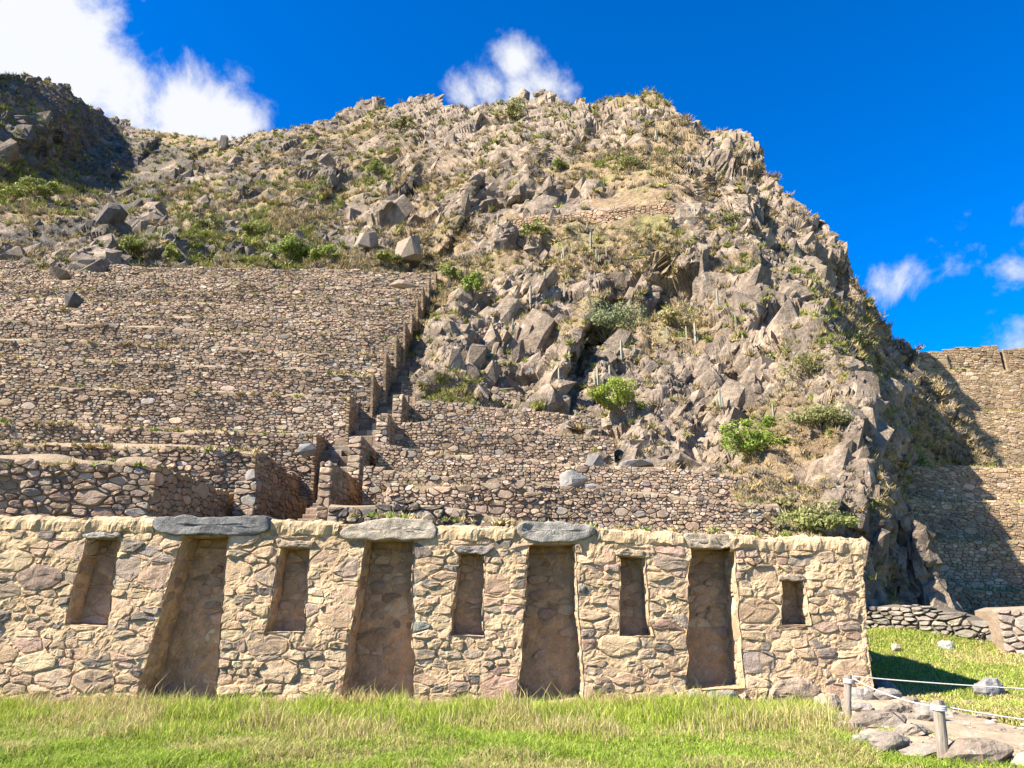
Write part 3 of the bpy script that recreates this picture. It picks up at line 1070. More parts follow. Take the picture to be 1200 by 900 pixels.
PIERS = [(374, 389, 542, 17.0, 20.2, 'square pier with a tall shaded side at the foot of the stairway'),
         (408, 424, 513, 20.2, 23.3, 'second pier up on the right side of the stairway'),
         (441, 455, 485, 23.0, 25.6, 'third pier up on the right side of the stairway'),
         (460, 472, 461, 25.5, 28.5, 'topmost pier on the right side of the stairway, beside the upper right terrace')]
for k, (a, b, pt, y0, y1, lab) in enumerate(PIERS):
    zt = RZ(pt, y0)
    box_wall(lab, RX(a, pt, y0), RX(b, pt, y0), y0, y1, zt - 2.6, zt, 310 + 5 * k)
# stairway running up between the two flights
stair = empty('stairway', (-4.8, 16, 2.5), 'narrow stone stairway climbing in shadow between the terraces', 'stairway')
sz_at = lambda yy: np.interp(yy, [15.0, 17.8, 20.2] + [LINFO[k][1] for k in range(2, 13)] + [43], [2.5, 2.6, 3.9] + [LINFO[k - 1][2] - (1.05 if k > 4 else .6 if k == 4 else .2) for k in range(2, 13)] + [LINFO[12][2]])
rs = random.Random(8)
yy = 15.2
small = MB()
cnt = 0
while yy < 42:
    st_ = .33 if yy < 26 else .42
    z = float(sz_at(yy))
    zn = float(sz_at(yy + st_))
    xa = float(np.interp(yy, [i_[1] for i_ in LINFO], [i_[0] for i_ in LINFO])) - .5
    if yy < 25:
        xa = -5.6 - max(0, (yy - 22) * .3)
    xb = -3.85
    nq = max(2, int((xb - xa) / .42))
    xk = [xa] + [xa + (xb - xa) * (q + rs.uniform(-.3, .3)) / nq for q in range(1, nq)] + [xb]
    for q in range(nq):
        x0, x1 = xk[q] + .01, xk[q + 1] - .01
        dz = rs.uniform(-.08, .06)
        dy = rs.uniform(-.09, .09)
        V = np.array([(x0, yy + dy, z - 3.0), (x1, yy + dy, z - 3.0), (x1, yy + dy, zn + dz - .03), (x0, yy + dy, zn + dz - .03), (x0, yy + dy + .04, zn + dz), (x1, yy + dy + .04, zn + dz),
                      (x1, yy + st_ + .3, zn + dz), (x0, yy + st_ + .3, zn + dz), (x0, yy + st_ + .3, z - 3.0), (x1, yy + st_ + .3, z - 3.0)])
        F = [(0, 1, 2, 3), (3, 2, 5, 4), (4, 5, 6, 7), (7, 6, 9, 8), (0, 3, 4, 7, 8), (1, 9, 6, 5, 2)]
        c = pick(rs, PAL_TERR)
        if yy < 24 and (x1 - x0) > .2:
            mb = MB()
            mb.add(V, F, c)
            mb.build('step', 'terrace_stone', stair)
        else:
            small.add(V, F, c)
    yy += st_
small.build('upper_steps', 'terrace_stone', stair)['kind'] = 'stuff'

# right flight
def px_terrace(label, pts, y0, y1, zb, depth, seed, sx=.17, sz=.10, nparts=0, **kw):
    """pts: (px, py) along the top, left to right"""
    ys = np.linspace(y0, y1, len(pts))
    X = [RX(p[0], p[1], yy) for p, yy in zip(pts, ys)]
    Z = [RZ(p[1], yy) for p, yy in zip(pts, ys)]
    a, b = (X[0], y0), (X[-1], y1)
    L = math.hypot(b[0] - a[0], b[1] - a[1])
    us = [(x - X[0]) / (X[-1] - X[0]) * L for x in X]
    tf = lambda u: float(np.interp(u, us, Z)) + .04 * math.sin(u * 1.7 + seed)
    return terrace(label, a, b, tf, zb, depth, sx, sz, kw.pop('pal', PAL_TERR), seed, nparts=nparts, **kw)
G2 = 'right flight of terrace walls'
px_terrace('low dry wall of dark loose stones right behind the niche wall top', [(384, 590), (450, 590), (520, 597), (600, 607), (660, 614)], 14.2, 14.2, 2.3, 2.6, 400, .2, .12, 110, pal=PAL_DARK, tone=1.25, detail=1, group=G2, hs=(.06, .09, .12), gap=.012)
px_terrace('second right terrace wall up, broken into mud patched stubs', [(452, 566), (500, 565), (560, 569), (616, 572), (622, 581), (640, 588)], 16.6, 16.6, 2.5, 2.0, 405, .16, .10, 70, detail=1, group=G2, tone=1.4, gap=.012, hs=(.02, .04, .07))
px_terrace('long pale terrace wall above the right half of the niche wall', [(425, 550), (540, 556), (690, 571), (800, 582), (915, 592)], 18.4, 18.2, 2.6, 3.0, 410, .13, .08, 0, group=G2, gap=.009, hs=(.015, .03, .05), tone=1.4)
px_terrace('third right terrace wall up, below the large grey block', [(440, 523), (560, 532), (680, 545), (780, 548), (880, 556)], 21.2, 21.0, 3.6, 3.6, 415, .14, .083, 0, group=G2, gap=.009, hs=(.015, .03, .05), tone=1.4)
px_terrace('fourth right terrace wall up with a thin tan ledge', [(455, 493), (560, 499), (720, 512)], 24.3, 24.3, 5.0, 3.0, 420, .15, .09, 0, group=G2, gap=.010, hs=(.015, .035, .055), tone=1.4)
px_terrace('fifth right terrace wall up under the dark rock cleft', [(462, 468), (560, 474), (705, 489)], 27.0, 27.2, 6.8, 3.2, 425, .15, .09, 0, group=G2, gap=.010, hs=(.015, .035, .055), tone=1.4)
px_terrace('topmost right terrace wall with a dark stone set in its face', [(470, 446), (520, 448), (610, 459)], 29.6, 29.8, 8.3, 3.6, 430, .15, .09, 0, group=G2, gap=.010, hs=(.015, .035, .055), tone=1.4)

# far terraces on the right
G3 = 'far terrace walls on the right'
FAR = [(722, 690, 30.0, 'lowest far terrace wall on the right, mostly in shadow'), (690, 632, 33.0, 'second far terrace wall on the right with a shadowed left half'),
       (632, 585, 36.5, 'third far terrace wall on the right, below the grassy ledge'), (585, 545, 40.5, 'fourth far terrace wall on the right under the shaded notch'),
       (545, 478, 57.5, 'tall far terrace wall below the skyline on the right'), (478, 430, 61.0, 'uppermost far terrace wall crossed by a stepped shadow')]
for k, (pb, pt, y, lab) in enumerate(FAR):
    zb = RZ(pb, y) - 1.2 if k else -.2
    px_terrace(lab, [(1045 if k < 4 else 1015, pt), (1150, pt + 1), (1330, pt + 5)], y, y - 1.0, zb, 5, 500 + k, .20 + .02 * k, .105 + .01 * k, 0, pal=PAL_RIGHT, group=G3, batter=.12, big=.02, hs=(.015, .03, .05), gap=.012, tone=1.2)
px_terrace('ruined wall block with a pale flat top on the far skyline', [(1108, 412), (1116, 407), (1172, 403), (1174, 408)], 62.3, 62.3, 19, 3, 520, .5, .22, 0, pal=PAL_RIGHT, group=G3, tone=1.15)
px_terrace('low ruined wall in shade on the far skyline beside the ridge', [(1050, 411), (1090, 410), (1110, 411), (1112, 415)], 62, 62, 19, 3, 521, .5, .22, 0, pal=PAL_RIGHT, group=G3)
px_terrace('stub of ruined wall at the right edge of the far skyline', [(1178, 410), (1200, 405), (1330, 408)], 62.3, 62.3, 19, 3, 522, .5, .22, 0, pal=PAL_RIGHT, group=G3, tone=1.1)
# low dry stone wall across the lawn
px_terrace('low dry stone wall across the back of the right lawn', [(1000, 713), (1060, 713), (1100, 717), (1140, 724), (1178, 731)], 18.3, 16.2, .3, .7, 540, .21, .095, 90, pal=[(3, (.36, .31, .25)), (2, (.28, .25, .21)), (1, (.42, .35, .26))],
           name='drystone_wall', cat='stone wall', detail=1, tone=.75, hs=(.05, .08, .1), body=(.14, .12, .09))
px_terrace('pinkish mortared wall end at the right edge of the lawn', [(1168, 715), (1185, 711), (1260, 712)], 15.9, 15.6, .2, 1.2, 545, .22, .14, 40, pal=[(3, (.42, .33, .26)), (2, (.36, .29, .23))], name='mortared_wall', cat='stone wall', detail=1, hs=(.03, .05), body=(.33, .25, .18), tone=.85)
# path wall on the cliff
px_terrace('reddish retaining wall of the path crossing the cliff', [(600, 252), (660, 248), (720, 243), (775, 238), (792, 237)], 48.2, 46.2, RZ(268, 46) - 2.5, 4, 550, .24, .14, 0, pal=[(3, (.40, .27, .18)), (2, (.35, .24, .16)), (1, (.44, .33, .23))], name='path_wall', cat='retaining wall', body=(.36, .27, .18))

# ================================================================== THE HILL
crest = [(-200, -160), (-110, -90), (-50, 0), (-20, 65), (0, 89), (30, 86), (58, 94), (80, 97), (98, 122), (125, 136), (165, 150), (215, 158), (265, 166), (300, 155), (350, 149), (400, 134), (430, 128), (490, 120), (560, 124), (600, 121), (650, 118), (690, 115), (735, 111), (765, 106),  # unseen left end of the crest is raised to shade the left slope
         (790, 122), (812, 148), (850, 156), (878, 168), (893, 186), (905, 204), (930, 225), (952, 246), (978, 282), (1000, 312), (1008, 340), (1022, 372), (1058, 398), (1072, 425), (1100, 455), (1135, 505), (1166, 543), (1180, 575), (1200, 640)]
base = [(-200, 335), (466, 342), (487, 476), (600, 488), (690, 504), (705, 560), (850, 562), (870, 590), (915, 618), (960, 645), (1005, 724), (1200, 726)]
Fp = [(-200, 330, 40), (0, 330, 41.5), (150, 330, 42), (300, 330, 42), (450, 332, 42), (515, 335, 41), (517, 390, 33.6), (502, 440, 30.3), (488, 440, 31.6), (496, 400, 35.5), (478, 400, 38), (505, 360, 40.5), (600, 460, 30.3), (600, 478, 29.8), (690, 492, 27.5), (700, 545, 23), (850, 555, 22.5), (870, 580, 20.2), (915, 605, 18), (960, 632, 17.6), (1010, 642, 18.8), (1005, 720, 18.7), (1030, 700, 19.2),
      (1025, 600, 19.4), (1020, 560, 20.2), (950, 560, 20), (1000, 520, 20.8), (1010, 480, 22.5), (900, 500, 25), (800, 500, 26.6), (750, 485, 27.6), (700, 430, 31), (850, 400, 33), (950, 420, 28), (985, 430, 27), (600, 400, 35), (560, 350, 40), (650, 330, 41), (750, 330, 40.5), (850, 330, 39), (900, 340, 37), (940, 350, 36),
      (620, 268, 47.5), (700, 265, 46.8), (795, 262, 45.5), (620, 236, 52), (700, 230, 52), (790, 224, 50), (600, 200, 60), (700, 170, 66), (760, 130, 76), (765, 107, 82), (500, 300, 49), (450, 290, 48), (400, 300, 46), (400, 250, 60), (400, 200, 80), (420, 130, 112), (500, 200, 68), (500, 122, 104), (600, 120, 95), (680, 115, 90),
      (300, 300, 45.5), (300, 250, 60), (300, 200, 82), (310, 154, 115), (265, 166, 125), (200, 280, 48), (200, 200, 92), (210, 158, 150), (100, 280, 46), (110, 240, 66), (130, 165, 140), (0, 285, 45), (0, 240, 58), (0, 200, 64), (-150, 240, 52), (-150, 150, 62), (-150, -100, 76), (-60, 10, 80), (-60, 90, 68), (-150, 80, 62), (0, 90, 86), (55, 95, 105), (90, 180, 102), (60, 140, 84), (30, 180, 72), (105, 210, 92)]
shared = [(820, 150, 74), (885, 170, 68), (905, 202, 62), (860, 240, 51), (830, 200, 60)]
Bp = [(820, 150, 74), (760, 130, 76), (800, 200, 62), (885, 170, 68), (905, 202, 62), (930, 225, 60), (960, 260, 57), (985, 285, 54), (1007, 320, 52), (1007, 345, 52.5), (1022, 375, 54), (1060, 400, 57), (1110, 455, 54), (1165, 545, 50), (880, 260, 53), (950, 325, 47), (978, 330, 52.5), (1000, 420, 38), (1028, 420, 51), (1052, 408, 56.5), (1040, 475, 36), (1075, 475, 49), (1050, 550, 32), (1092, 550, 46), (1050, 620, 29), (1085, 620, 42), (1060, 700, 27), (1045, 720, 26), (1035, 600, 29), (1105, 700, 44), (1150, 600, 50), (1180, 720, 52)]
fF, fB = tps(Fp + shared), tps(Bp)
HC = 860
cpx = np.linspace(-195, 1198, HC)
HR = 330
HT = np.linspace(0, 1, HR)
cb = np.interp(cpx, [p[0] for p in base], [p[1] for p in base])
cc = np.interp(cpx, [p[0] for p in crest], [p[1] for p in crest])
sp_y = [190, 250, 300, 350, 420, 480, 520, 560, 620, 660, 730]
sp_x = [815, 866, 910, 950, 990, 1012, 1024, 1033, 1037, 1043, 1050]
PX = np.repeat(cpx[:, None], HR, 1)
def pyfor(px):
    a = np.interp(px, [p[0] for p in base], [p[1] for p in base])
    return a + (np.interp(px, [p[0] for p in crest], [p[1] for p in crest]) - a) * HT[None]
PY = pyfor(PX)
for _ in range(1):   # more columns where the face turns away to the right
    ux = np.linspace(0, 1, HC)
    # inverse of the cumulative weight along each row
    NP = np.empty_like(PX)
    fine = np.linspace(-195, 1198, 1600)
    PYF = pyfor(fine[:, None])
    for j_ in range(HR):
        pyr = PYF[:, j_]
        d_ = fine - np.interp(pyr, sp_y, sp_x)
        wf = 1 + 3.5 * np.exp(-((d_ - 12) / 17) ** 2) * sstep(230, 330, pyr)
        cw = np.cumsum(wf)
        cw = (cw - cw[0]) / (cw[-1] - cw[0])
        NP[:, j_] = np.interp(ux, cw, fine)
    PX = NP
    for _k in range(8):
        PX[:, 1:-1] = (PX[:, :-2] + PX[:, 1:-1] * 2 + PX[:, 2:]) / 4
    PY = pyfor(PX)
yF, yB = fF(PX, PY), fB(PX, PY)
steps = [  # lines whose right-hand side drops back: (points top to bottom), amplitude as a share of distance, decay in picture units
    ([(712, 345), (692, 380), (665, 425), (640, 482)], .14, 28), ([(712, 425), (700, 455), (675, 500)], .07, 22),
    ([(575, 200), (548, 250), (515, 300)], .06, 35), ([(640, 150), (632, 200), (645, 240)], .025, 28), ([(480, 190), (460, 250), (440, 280)], .05, 40),
    ([(185, 218), (168, 262)], .10, 50), ([(128, 255), (140, 305)], .07, 32), ([(500, 265), (494, 305)], .05, 22), ([(398, 200), (372, 240)], .06, 35),
    ([(848, 420), (858, 500)], .07, 28), ([(775, 300), (758, 360)], .07, 25), ([(905, 180), (878, 230), (900, 300)], .06, 30), ([(845, 200), (830, 225)], .04, 20), ([(800, 120), (822, 160), (850, 200)], .05, 30), ([(700, 130), (672, 175)], .05, 25), ([(1000, 300), (985, 350)], .03, 20),
    ([(238, 172), (205, 205)], .10, 40), ([(180, 160), (150, 200)], .09, 35), ([(285, 175), (262, 205)], .06, 30), ([(240, 235), (222, 262)], .06, 35), ([(150, 170), (120, 215)], .08, 40), ([(310, 190), (285, 225)], .05, 30), ([(980, 360), (960, 400)], .05, 30), ([(90, 100), (112, 135)], .10, 40), ([(890, 330), (880, 380), (900, 440)], .05, 30), ([(955, 455), (985, 500)], .05, 25),
    ([(735, 350), (722, 390)], .04, 20), ([(820, 480), (800, 540)], .05, 30)]
for ln, A, dec in steps:
    ys_ = [p[1] for p in ln]
    xs_ = [p[0] for p in ln]
    wob = 5 * fbm(np.stack([PY.ravel() * .06, PX.ravel() * 0 + ln[0][0], PX.ravel() * 0], 1), 3, 5).reshape(PX.shape)
    dx = PX - np.interp(PY, ys_, xs_) + wob
    tap = sstep(ys_[0] - 14, ys_[0] + 14, PY) * (1 - sstep(ys_[-1] - 6, ys_[-1] + 14, PY))
    fo = sstep(-2, 12, dx) * np.exp(-np.maximum(dx, 0) / dec) - .5 * np.exp(-((dx + 10) / 16) ** 2)
    yF = yF * (1 + A * fo * tap)
wobs = 7 * fbm(np.stack([PY.ravel() * .03, PY.ravel() * 0, PY.ravel() * 0], 1), 4, 8).reshape(PX.shape)
dsp = PX - np.interp(PY, sp_y, sp_x) + wobs
wgt = sstep(-2, 26, dsp) * sstep(195, 260, PY)
wgt = np.maximum(wgt, sstep(-10, 30, PX - 870) * (PY < 260) * sstep(0, 60, dsp))
Y0 = yF * (1 - wgt) + yB * wgt
A_, B_ = ray(PX, PY)
BV = np.stack([A_ * Y0, Y0, EYE + B_ * Y0], -1)
# back of the hill: the columns go on over the crest and down the far side
NBK = 14
bk = np.zeros((HC, NBK, 3))
for k in range(NBK):
    f = (k + 1) / NBK
    yy_ = Y0[:, -1] * (1 + .06 * f + .75 * f * f)
    bk[:, k, 0] = A_[:, -1] * yy_
    bk[:, k, 1] = yy_
    top = EYE + B_[:, -1] * Y0[:, -1]
    bk[:, k, 2] = top + (top * .05 * math.sin(min(f * 6, math.pi)) * 0) - top * 1.02 * f ** 1.6
G = np.concatenate([BV, bk], 1)
HRT = HR + NBK
du = np.gradient(G, axis=0)
dv = np.gradient(G, axis=1)
nrm = np.cross(du, dv)
nrm /= np.linalg.norm(nrm, axis=2, keepdims=True) + 1e-9
# smooth normals
for _ in range(3):
    nrm = (nrm + np.roll(nrm, 3, 0) + np.roll(nrm, -3, 0) + np.roll(nrm, 3, 1) + np.roll(nrm, -3, 1))
    nrm /= np.linalg.norm(nrm, axis=2, keepdims=True) + 1e-9
Q = G.reshape(-1, 3)
NV = nrm.reshape(-1, 3)
ROCK = [(50, 150, .8), (100, 120, .85), (40, 240, .35), (150, 200, .75), (170, 250, .75), (110, 280, .75), (60, 290, .6), (230, 280, .4), (300, 270, .4), (250, 230, .5), (300, 180, .65), (380, 210, .75), (350, 250, .45), (430, 280, .45), (400, 160, .6), (470, 210, .75), (540, 150, .85), (600, 200, .95), (560, 260, .95), (640, 150, .8), (520, 290, .3), (700, 200, .4),
        (720, 130, .6), (650, 225, .5), (760, 215, .25), (700, 245, .15), (820, 230, .7), (870, 200, .8), (950, 260, .9), (1000, 330, .9), (960, 310, .6), (1040, 400, .5), (620, 290, .5), (700, 290, .45), (560, 300, .3), (540, 400, .5), (600, 420, .65), (640, 380, .5), (680, 400, .4), (760, 420, .45), (830, 340, .85), (900, 330, .75), (850, 290, .6), (800, 380, .3), (850, 470, .65),
        (740, 510, .9), (800, 520, .85), (880, 430, .75), (900, 520, .25), (960, 500, .3), (960, 450, .6), (1010, 500, .8), (940, 560, .4), (1000, 580, .85), (950, 620, .4), (1020, 640, .95), (1050, 600, .8), (1100, 500, .4), (1140, 550, .3), (1030, 520, .7), (50, 225, .15), (20, 300, .5), (500, 350, .3), (230, 168, .45), (200, 150, .15), (180, 182, .9), (230, 198, .8), (280, 190, .6), (120, 190, .85)]
num, den = 0, 0
for a, b, c in ROCK:
    w = 1 / (((PX - a) ** 2 + (PY - b) ** 2) + 150) ** 1.5
    num, den = num + w * c, den + w
rk = num / den
rk = np.concatenate([rk, np.repeat(rk[:, -1:], NBK, 1)], 1).reshape(-1)
rock = sstep(.30, .68, rk + .30 * fbm(Q * .16, 4, 90) + .12 * fbm(Q * .9, 3, 95))
# strata leaning from upper right to lower left
e3 = np.array([.42, .1, .9])
e3 /= np.linalg.norm(e3)
e1 = np.cross(e3, [0, 1, 0])
e1 /= np.linalg.norm(e1)
e2 = np.cross(e3, e1)
QS = np.stack([Q @ e1, Q @ e2, (Q @ e3) / 1.35], 1)
QS = QS + .35 * np.stack([vnoise(Q * .5, 201), vnoise(Q * .5, 202), vnoise(Q * .5, 203)], 1)
dist = Q[:, 1]
disp = np.zeros(len(Q))
spc = np.maximum(np.linalg.norm(du, axis=2), np.linalg.norm(dv, axis=2)).reshape(-1)
crk = np.zeros(len(Q))
for sc, A, ca, sd in ((6.5, 2.0, .9, 11), (2.6, .95, .4, 31), (1.1, .22, .1, 51), (.45, .08, .04, 71)):
    h, e = blocks(QS / sc, sd, .7)
    far = np.clip(dist / 55, .22 if sc > 5 else .5, 1.25) if sc > 1.5 else 1.0
    w = rock if sc > 1.5 else np.maximum(rock, .35)
    w = w * sstep(1.2, 4.0, sc / spc)
    disp += far * A * w * h - far * ca * w * (1 - sstep(0, .22, e))
    crk = np.maximum(crk, (1 - sstep(0, .18, e)) * w)
vw = Q - np.array([0, 0, EYE])
vw /= np.linalg.norm(vw, axis=1)[:, None]
fac = sstep(.04, .42, np.abs((vw * NV).sum(1)))
disp *= .18 + .82 * fac
disp += .45 * fbm(Q * .28, 4, 120) + .10 * fbm(Q * 1.5, 4, 130) * 1.4
fade = np.concatenate([sstep(0, .06, np.repeat(HT[None], HC, 0)) * .85 + .15, np.ones((HC, NBK))], 1).reshape(-1)
pathm = np.exp(-((PX - 700) / 110) ** 2 - ((PY - 246) / 14) ** 2)
pathm = np.concatenate([pathm, np.zeros((HC, NBK))], 1).reshape(-1)
fade *= 1 - .9 * pathm
HV = Q + NV * (disp * fade)[:, None]
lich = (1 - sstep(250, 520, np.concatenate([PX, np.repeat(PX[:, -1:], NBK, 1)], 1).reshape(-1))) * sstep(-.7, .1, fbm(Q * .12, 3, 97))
hb = MB()
hb.add(HV, grid_faces(HC, HRT)[:, ::-1])
hill = hb.build('rocky_hill', 'hill_rock', attrs={'rock': rock, 'lichen': lich})
tag(hill, 'steep rocky hill with grey crags and dry slopes behind the terraces', kind='structure')
HPX, HPY = proj(HV)
front = np.repeat((np.arange(HRT) < HR)[None], HC, 0).reshape(-1)
def hill_at(px, py):
    d = (HPX - px) ** 2 + (HPY - py) ** 2 + np.where(front, 0, 1e6)
    c = np.where(d < 9)[0]
    if len(c) == 0:
        return HV[np.argmin(d)]
    return HV[c[np.argmin(HV[c][:, 1])]]

# angular blocks of fractured rock standing out of the crags
def hull(seed, n=15):
    rr = random.Random(seed)
    bm = bmesh.new()
    for _ in range(n):
        v = Vector((rr.gauss(0, 1), rr.gauss(0, 1), rr.gauss(0, 1))).normalized() * rr.uniform(.82, 1.0)
        # squared-off block rather than a ball
        m_ = max(abs(v.x), abs(v.y), abs(v.z))
        v = v.lerp(v / m_ * .95, .55)
        bm.verts.new(v)
    r_ = bmesh.ops.convex_hull(bm, input=bm.verts)
    junk = list({e for e in list(r_['geom_interior']) + list(r_['geom_unused']) if isinstance(e, bmesh.types.BMVert)})
    if junk:
        bmesh.ops.delete(bm, geom=junk, context='VERTS')
    loose = [v_ for v_ in bm.verts if not v_.link_faces]
    if loose:
        bmesh.ops.delete(bm, geom=loose, context='VERTS')
    bm.verts.index_update()
    V = np.array([v.co[:] for v in bm.verts])
    F = np.array([[v.index for v in f.verts] for f in bm.faces])
    bm.free()
    return V, F
HULLS = [hull(900 + k, 13 + k % 6) for k in range(28)]
gr = np.random.default_rng(61)
fr_idx = np.where(front)[0]
wrk = np.clip(rock[fr_idx] - .3, 0, 1) ** 1.5 * np.where((HPX[fr_idx] > -40) & (HPX[fr_idx] < 1210), 1, 0) * (1 - pathm[fr_idx]) * (.35 + 1.3 * sstep(-.4, .5, vnoise(HV[fr_idx] * .22, 460)))
wrk *= np.clip(fac[fr_idx] + .25, 0, 1)
pickd = gr.choice(fr_idx, 7000, replace=False, p=wrk / wrk.sum())
rb = MB()
ra_, rl_ = [], []
tilt = np.stack([e1, e2, e3], 1)
ht_all = np.concatenate([np.repeat(HT[None], HC, 0), np.ones((HC, NBK))], 1).reshape(-1)
wbig = wrk * (rock[fr_idx] > .75) * (ht_all[fr_idx] < .84)
pickb = gr.choice(fr_idx, 650, replace=False, p=wbig / wbig.sum())
isbig = np.concatenate([np.zeros(len(pickd), bool), np.ones(len(pickb), bool)])
for q_, big_ in zip(np.concatenate([pickd, pickb]), isbig):
    c_ = HV[q_]
    sc_ = .33 * np.exp(gr.normal(0, .42)) * np.clip(c_[1] / 42, .42, 1.7)
    sc_ = min(sc_, 1.35)
    if big_:
        sc_ = gr.uniform(.8, 1.5) * np.clip(c_[1] / 42, .5, 1.7)
    V, F = HULLS[int(gr.integers(0, 28))]
    a_ = gr.normal(0, .2, 3)
    cx_, sx_ = math.cos(a_[0]), math.sin(a_[0])
    cy_, sy_ = math.cos(a_[1]), math.sin(a_[1])
    ang = gr.normal(.5, .3) + 1.571 * int(gr.integers(0, 4))
    cz_, sz_ = math.cos(ang), math.sin(ang)
    Rz = np.array([[cz_, -sz_, 0], [sz_, cz_, 0], [0, 0, 1]])
    Rx = np.array([[1, 0, 0], [0, cx_, -sx_], [0, sx_, cx_]])
    Ry = np.array([[cy_, 0, sy_], [0, 1, 0], [-sy_, 0, cy_]])
    VV = (V @ Rz.T) * np.array([gr.uniform(.55, 1.15), gr.uniform(.6, 1.0), gr.uniform(.9, 2.3)]) * sc_
    VV = (VV @ Rx.T @ Ry.T) @ tilt.T + c_ - NV[q_] * sc_ * (gr.uniform(.7, .98) if big_ else gr.uniform(.5, .95))
    rb.add(VV, F)
    ra_.append(np.full(len(V), 1.0))
    rl_.append(np.full(len(V), lich[q_]))
o = rb.build('crag_blocks', 'hill_rock', attrs={'rock': np.concatenate(ra_), 'lichen': np.concatenate(rl_)})
tag(o, 'angular blocks of grey fractured rock standing out of the cliff', kind='stuff')

# ================================================================== GROUND
gx = np.concatenate([[-600, -200, -60], np.arange(-16, 24, .25), [60, 200, 600]])
gy = np.concatenate([[-200, -40, 0], np.arange(4, 40, .25), [60, 120, 300, 900]])
GXX, GYY = np.meshgrid(gx, gy, indexing='ij')
def ground_z(x, y):
    p = np.stack([np.asarray(x, float).ravel(), np.asarray(y, float).ravel(), np.zeros(np.size(x))], 1)
    z = .03 * vnoise(p * .8, 301) + .012 * vnoise(p * 3, 302)
    bank = .16 * np.exp(-((p[:, 1] - (17.6 - (p[:, 0] - 9) * .42)) / .8) ** 2) * sstep(7.5, 9, p[:, 0]) * (1 - sstep(14, 18, p[:, 0]))
    z = z + .126 * np.clip(p[:, 1] - 12.5, 0, 5.2) * sstep(5.6, 6.6, p[:, 0])
    far = np.where((p[:, 1] > 38) | (p[:, 1] < 4), 0, 1)
    return (z * far + bank).reshape(np.shape(x))
gb = MB()
gb.add(np.stack([GXX, GYY, ground_z(GXX, GYY)], -1).reshape(-1, 3), grid_faces(len(gx), len(gy)))
tag(gb.build('ground', 'ground_turf', smooth=True), 'flat grassy ground in front of and beside the ruin', kind='structure')
# earth fill behind the niche wall
fb = MB()
nn_ = 60
U, Vv = np.meshgrid(np.linspace(-16, 6.0, nn_), np.linspace(WY + .7, 20, 24), indexing='ij')
zz = 2.42 - .028 * (U + 5) * (U > -5) + .05 * fbm(np.stack([U.ravel(), Vv.ravel(), 0 * U.ravel()], 1) * .8, 3, 310).reshape(U.shape)
fb.add(np.stack([U, Vv, zz], -1).reshape(-1, 3), grid_faces(nn_, 24), (.34, .26, .15))
tag(fb.build('terrace_ground', 'earth', smooth=True), 'dry earth strip behind the niche wall', kind='structure')
# worn dirt path at the right
def path_edge(y):
    return np.interp(y, [6, 7.6, 8.2, 9.2, 10.4, 11.3, 12.15], [4.2, 4.6, 4.45, 4.15, 4.4, 4.6, 4.7])
pu, pv = np.linspace(0, 1, 60), np.linspace(7.4, 12.5, 50)
U, Vv = np.meshgrid(pu, pv, indexing='ij')
x0 = path_edge(Vv)
x1 = np.interp(Vv, [7.4, 8.6, 9.0, 9.6, 12.5], [12, 10.5, 7.2, 6.6, 6.3])
X = x0 + (x1 - x0) * U
pp = np.stack([X.ravel(), Vv.ravel(), 0 * X.ravel()], 1)
Z = ground_z(X, Vv) + .012 + .06 * np.sin(np.pi * U) + (.02 * fbm(pp * 4, 4, 320)).reshape(U.shape) * np.sin(np.pi * U)
pbm = MB()
pbm.add(np.stack([X, Vv, Z], -1).reshape(-1, 3), grid_faces(60, 50), np.array((.36, .285, .20)) * (1 + .2 * fbm(pp * 2, 3, 33))[:, None])
tag(pbm.build('dirt_path', 'earth', smooth=True), 'worn pale dirt path by the rope posts', kind='structure')

# ================================================================== LOOSE ROCKS
def rock_mesh(rx, ry, rz, seed, flat=.3, sub=3):
    n1, n2 = 6 + sub * 4, 5 + sub * 2
    th = np.linspace(0, 2 * math.pi, n1, endpoint=False)
    ph = np.linspace(-math.pi / 2, math.pi / 2, n2)
    TH, PH = np.meshgrid(th, ph, indexing='ij')
    D = np.stack([np.cos(TH) * np.cos(PH), np.sin(TH) * np.cos(PH), np.sin(PH)], -1).reshape(-1, 3)
    rr = random.Random(seed)
    rad = np.full(len(D), 1.35)
    for _ in range(11):
        v = np.array([rr.gauss(0, 1), rr.gauss(0, 1), rr.gauss(0, 1)])
        v /= np.linalg.norm(v)
        c = D @ v
        rad = np.where(c > .05, np.minimum(rad, rr.uniform(.72, 1.0) / np.maximum(c, .05)), rad)
    for v in ((0, 0, 1), (0, 0, -1)):
        c = D @ np.array(v)
        rad = np.where(c > .05, np.minimum(rad, (1 - flat * .4) / np.maximum(c, .05)), rad)
    rad = np.minimum(rad, 1.2) + .05 * fbm(D * 3 + seed, 3, 7)
    V = D * rad[:, None] * np.array([rx, ry, rz])
    i = np.arange(n1)[:, None] * n2 + np.arange(n2 - 1)[None]
    j = ((np.arange(n1) + 1) % n1)[:, None] * n2 + np.arange(n2 - 1)[None]
    F = np.stack([i.ravel(), j.ravel(), j.ravel() + 1, i.ravel() + 1], 1)
    return V, F
def ground_dist(py):
    return float(-EYE / ray(600, py)[1])
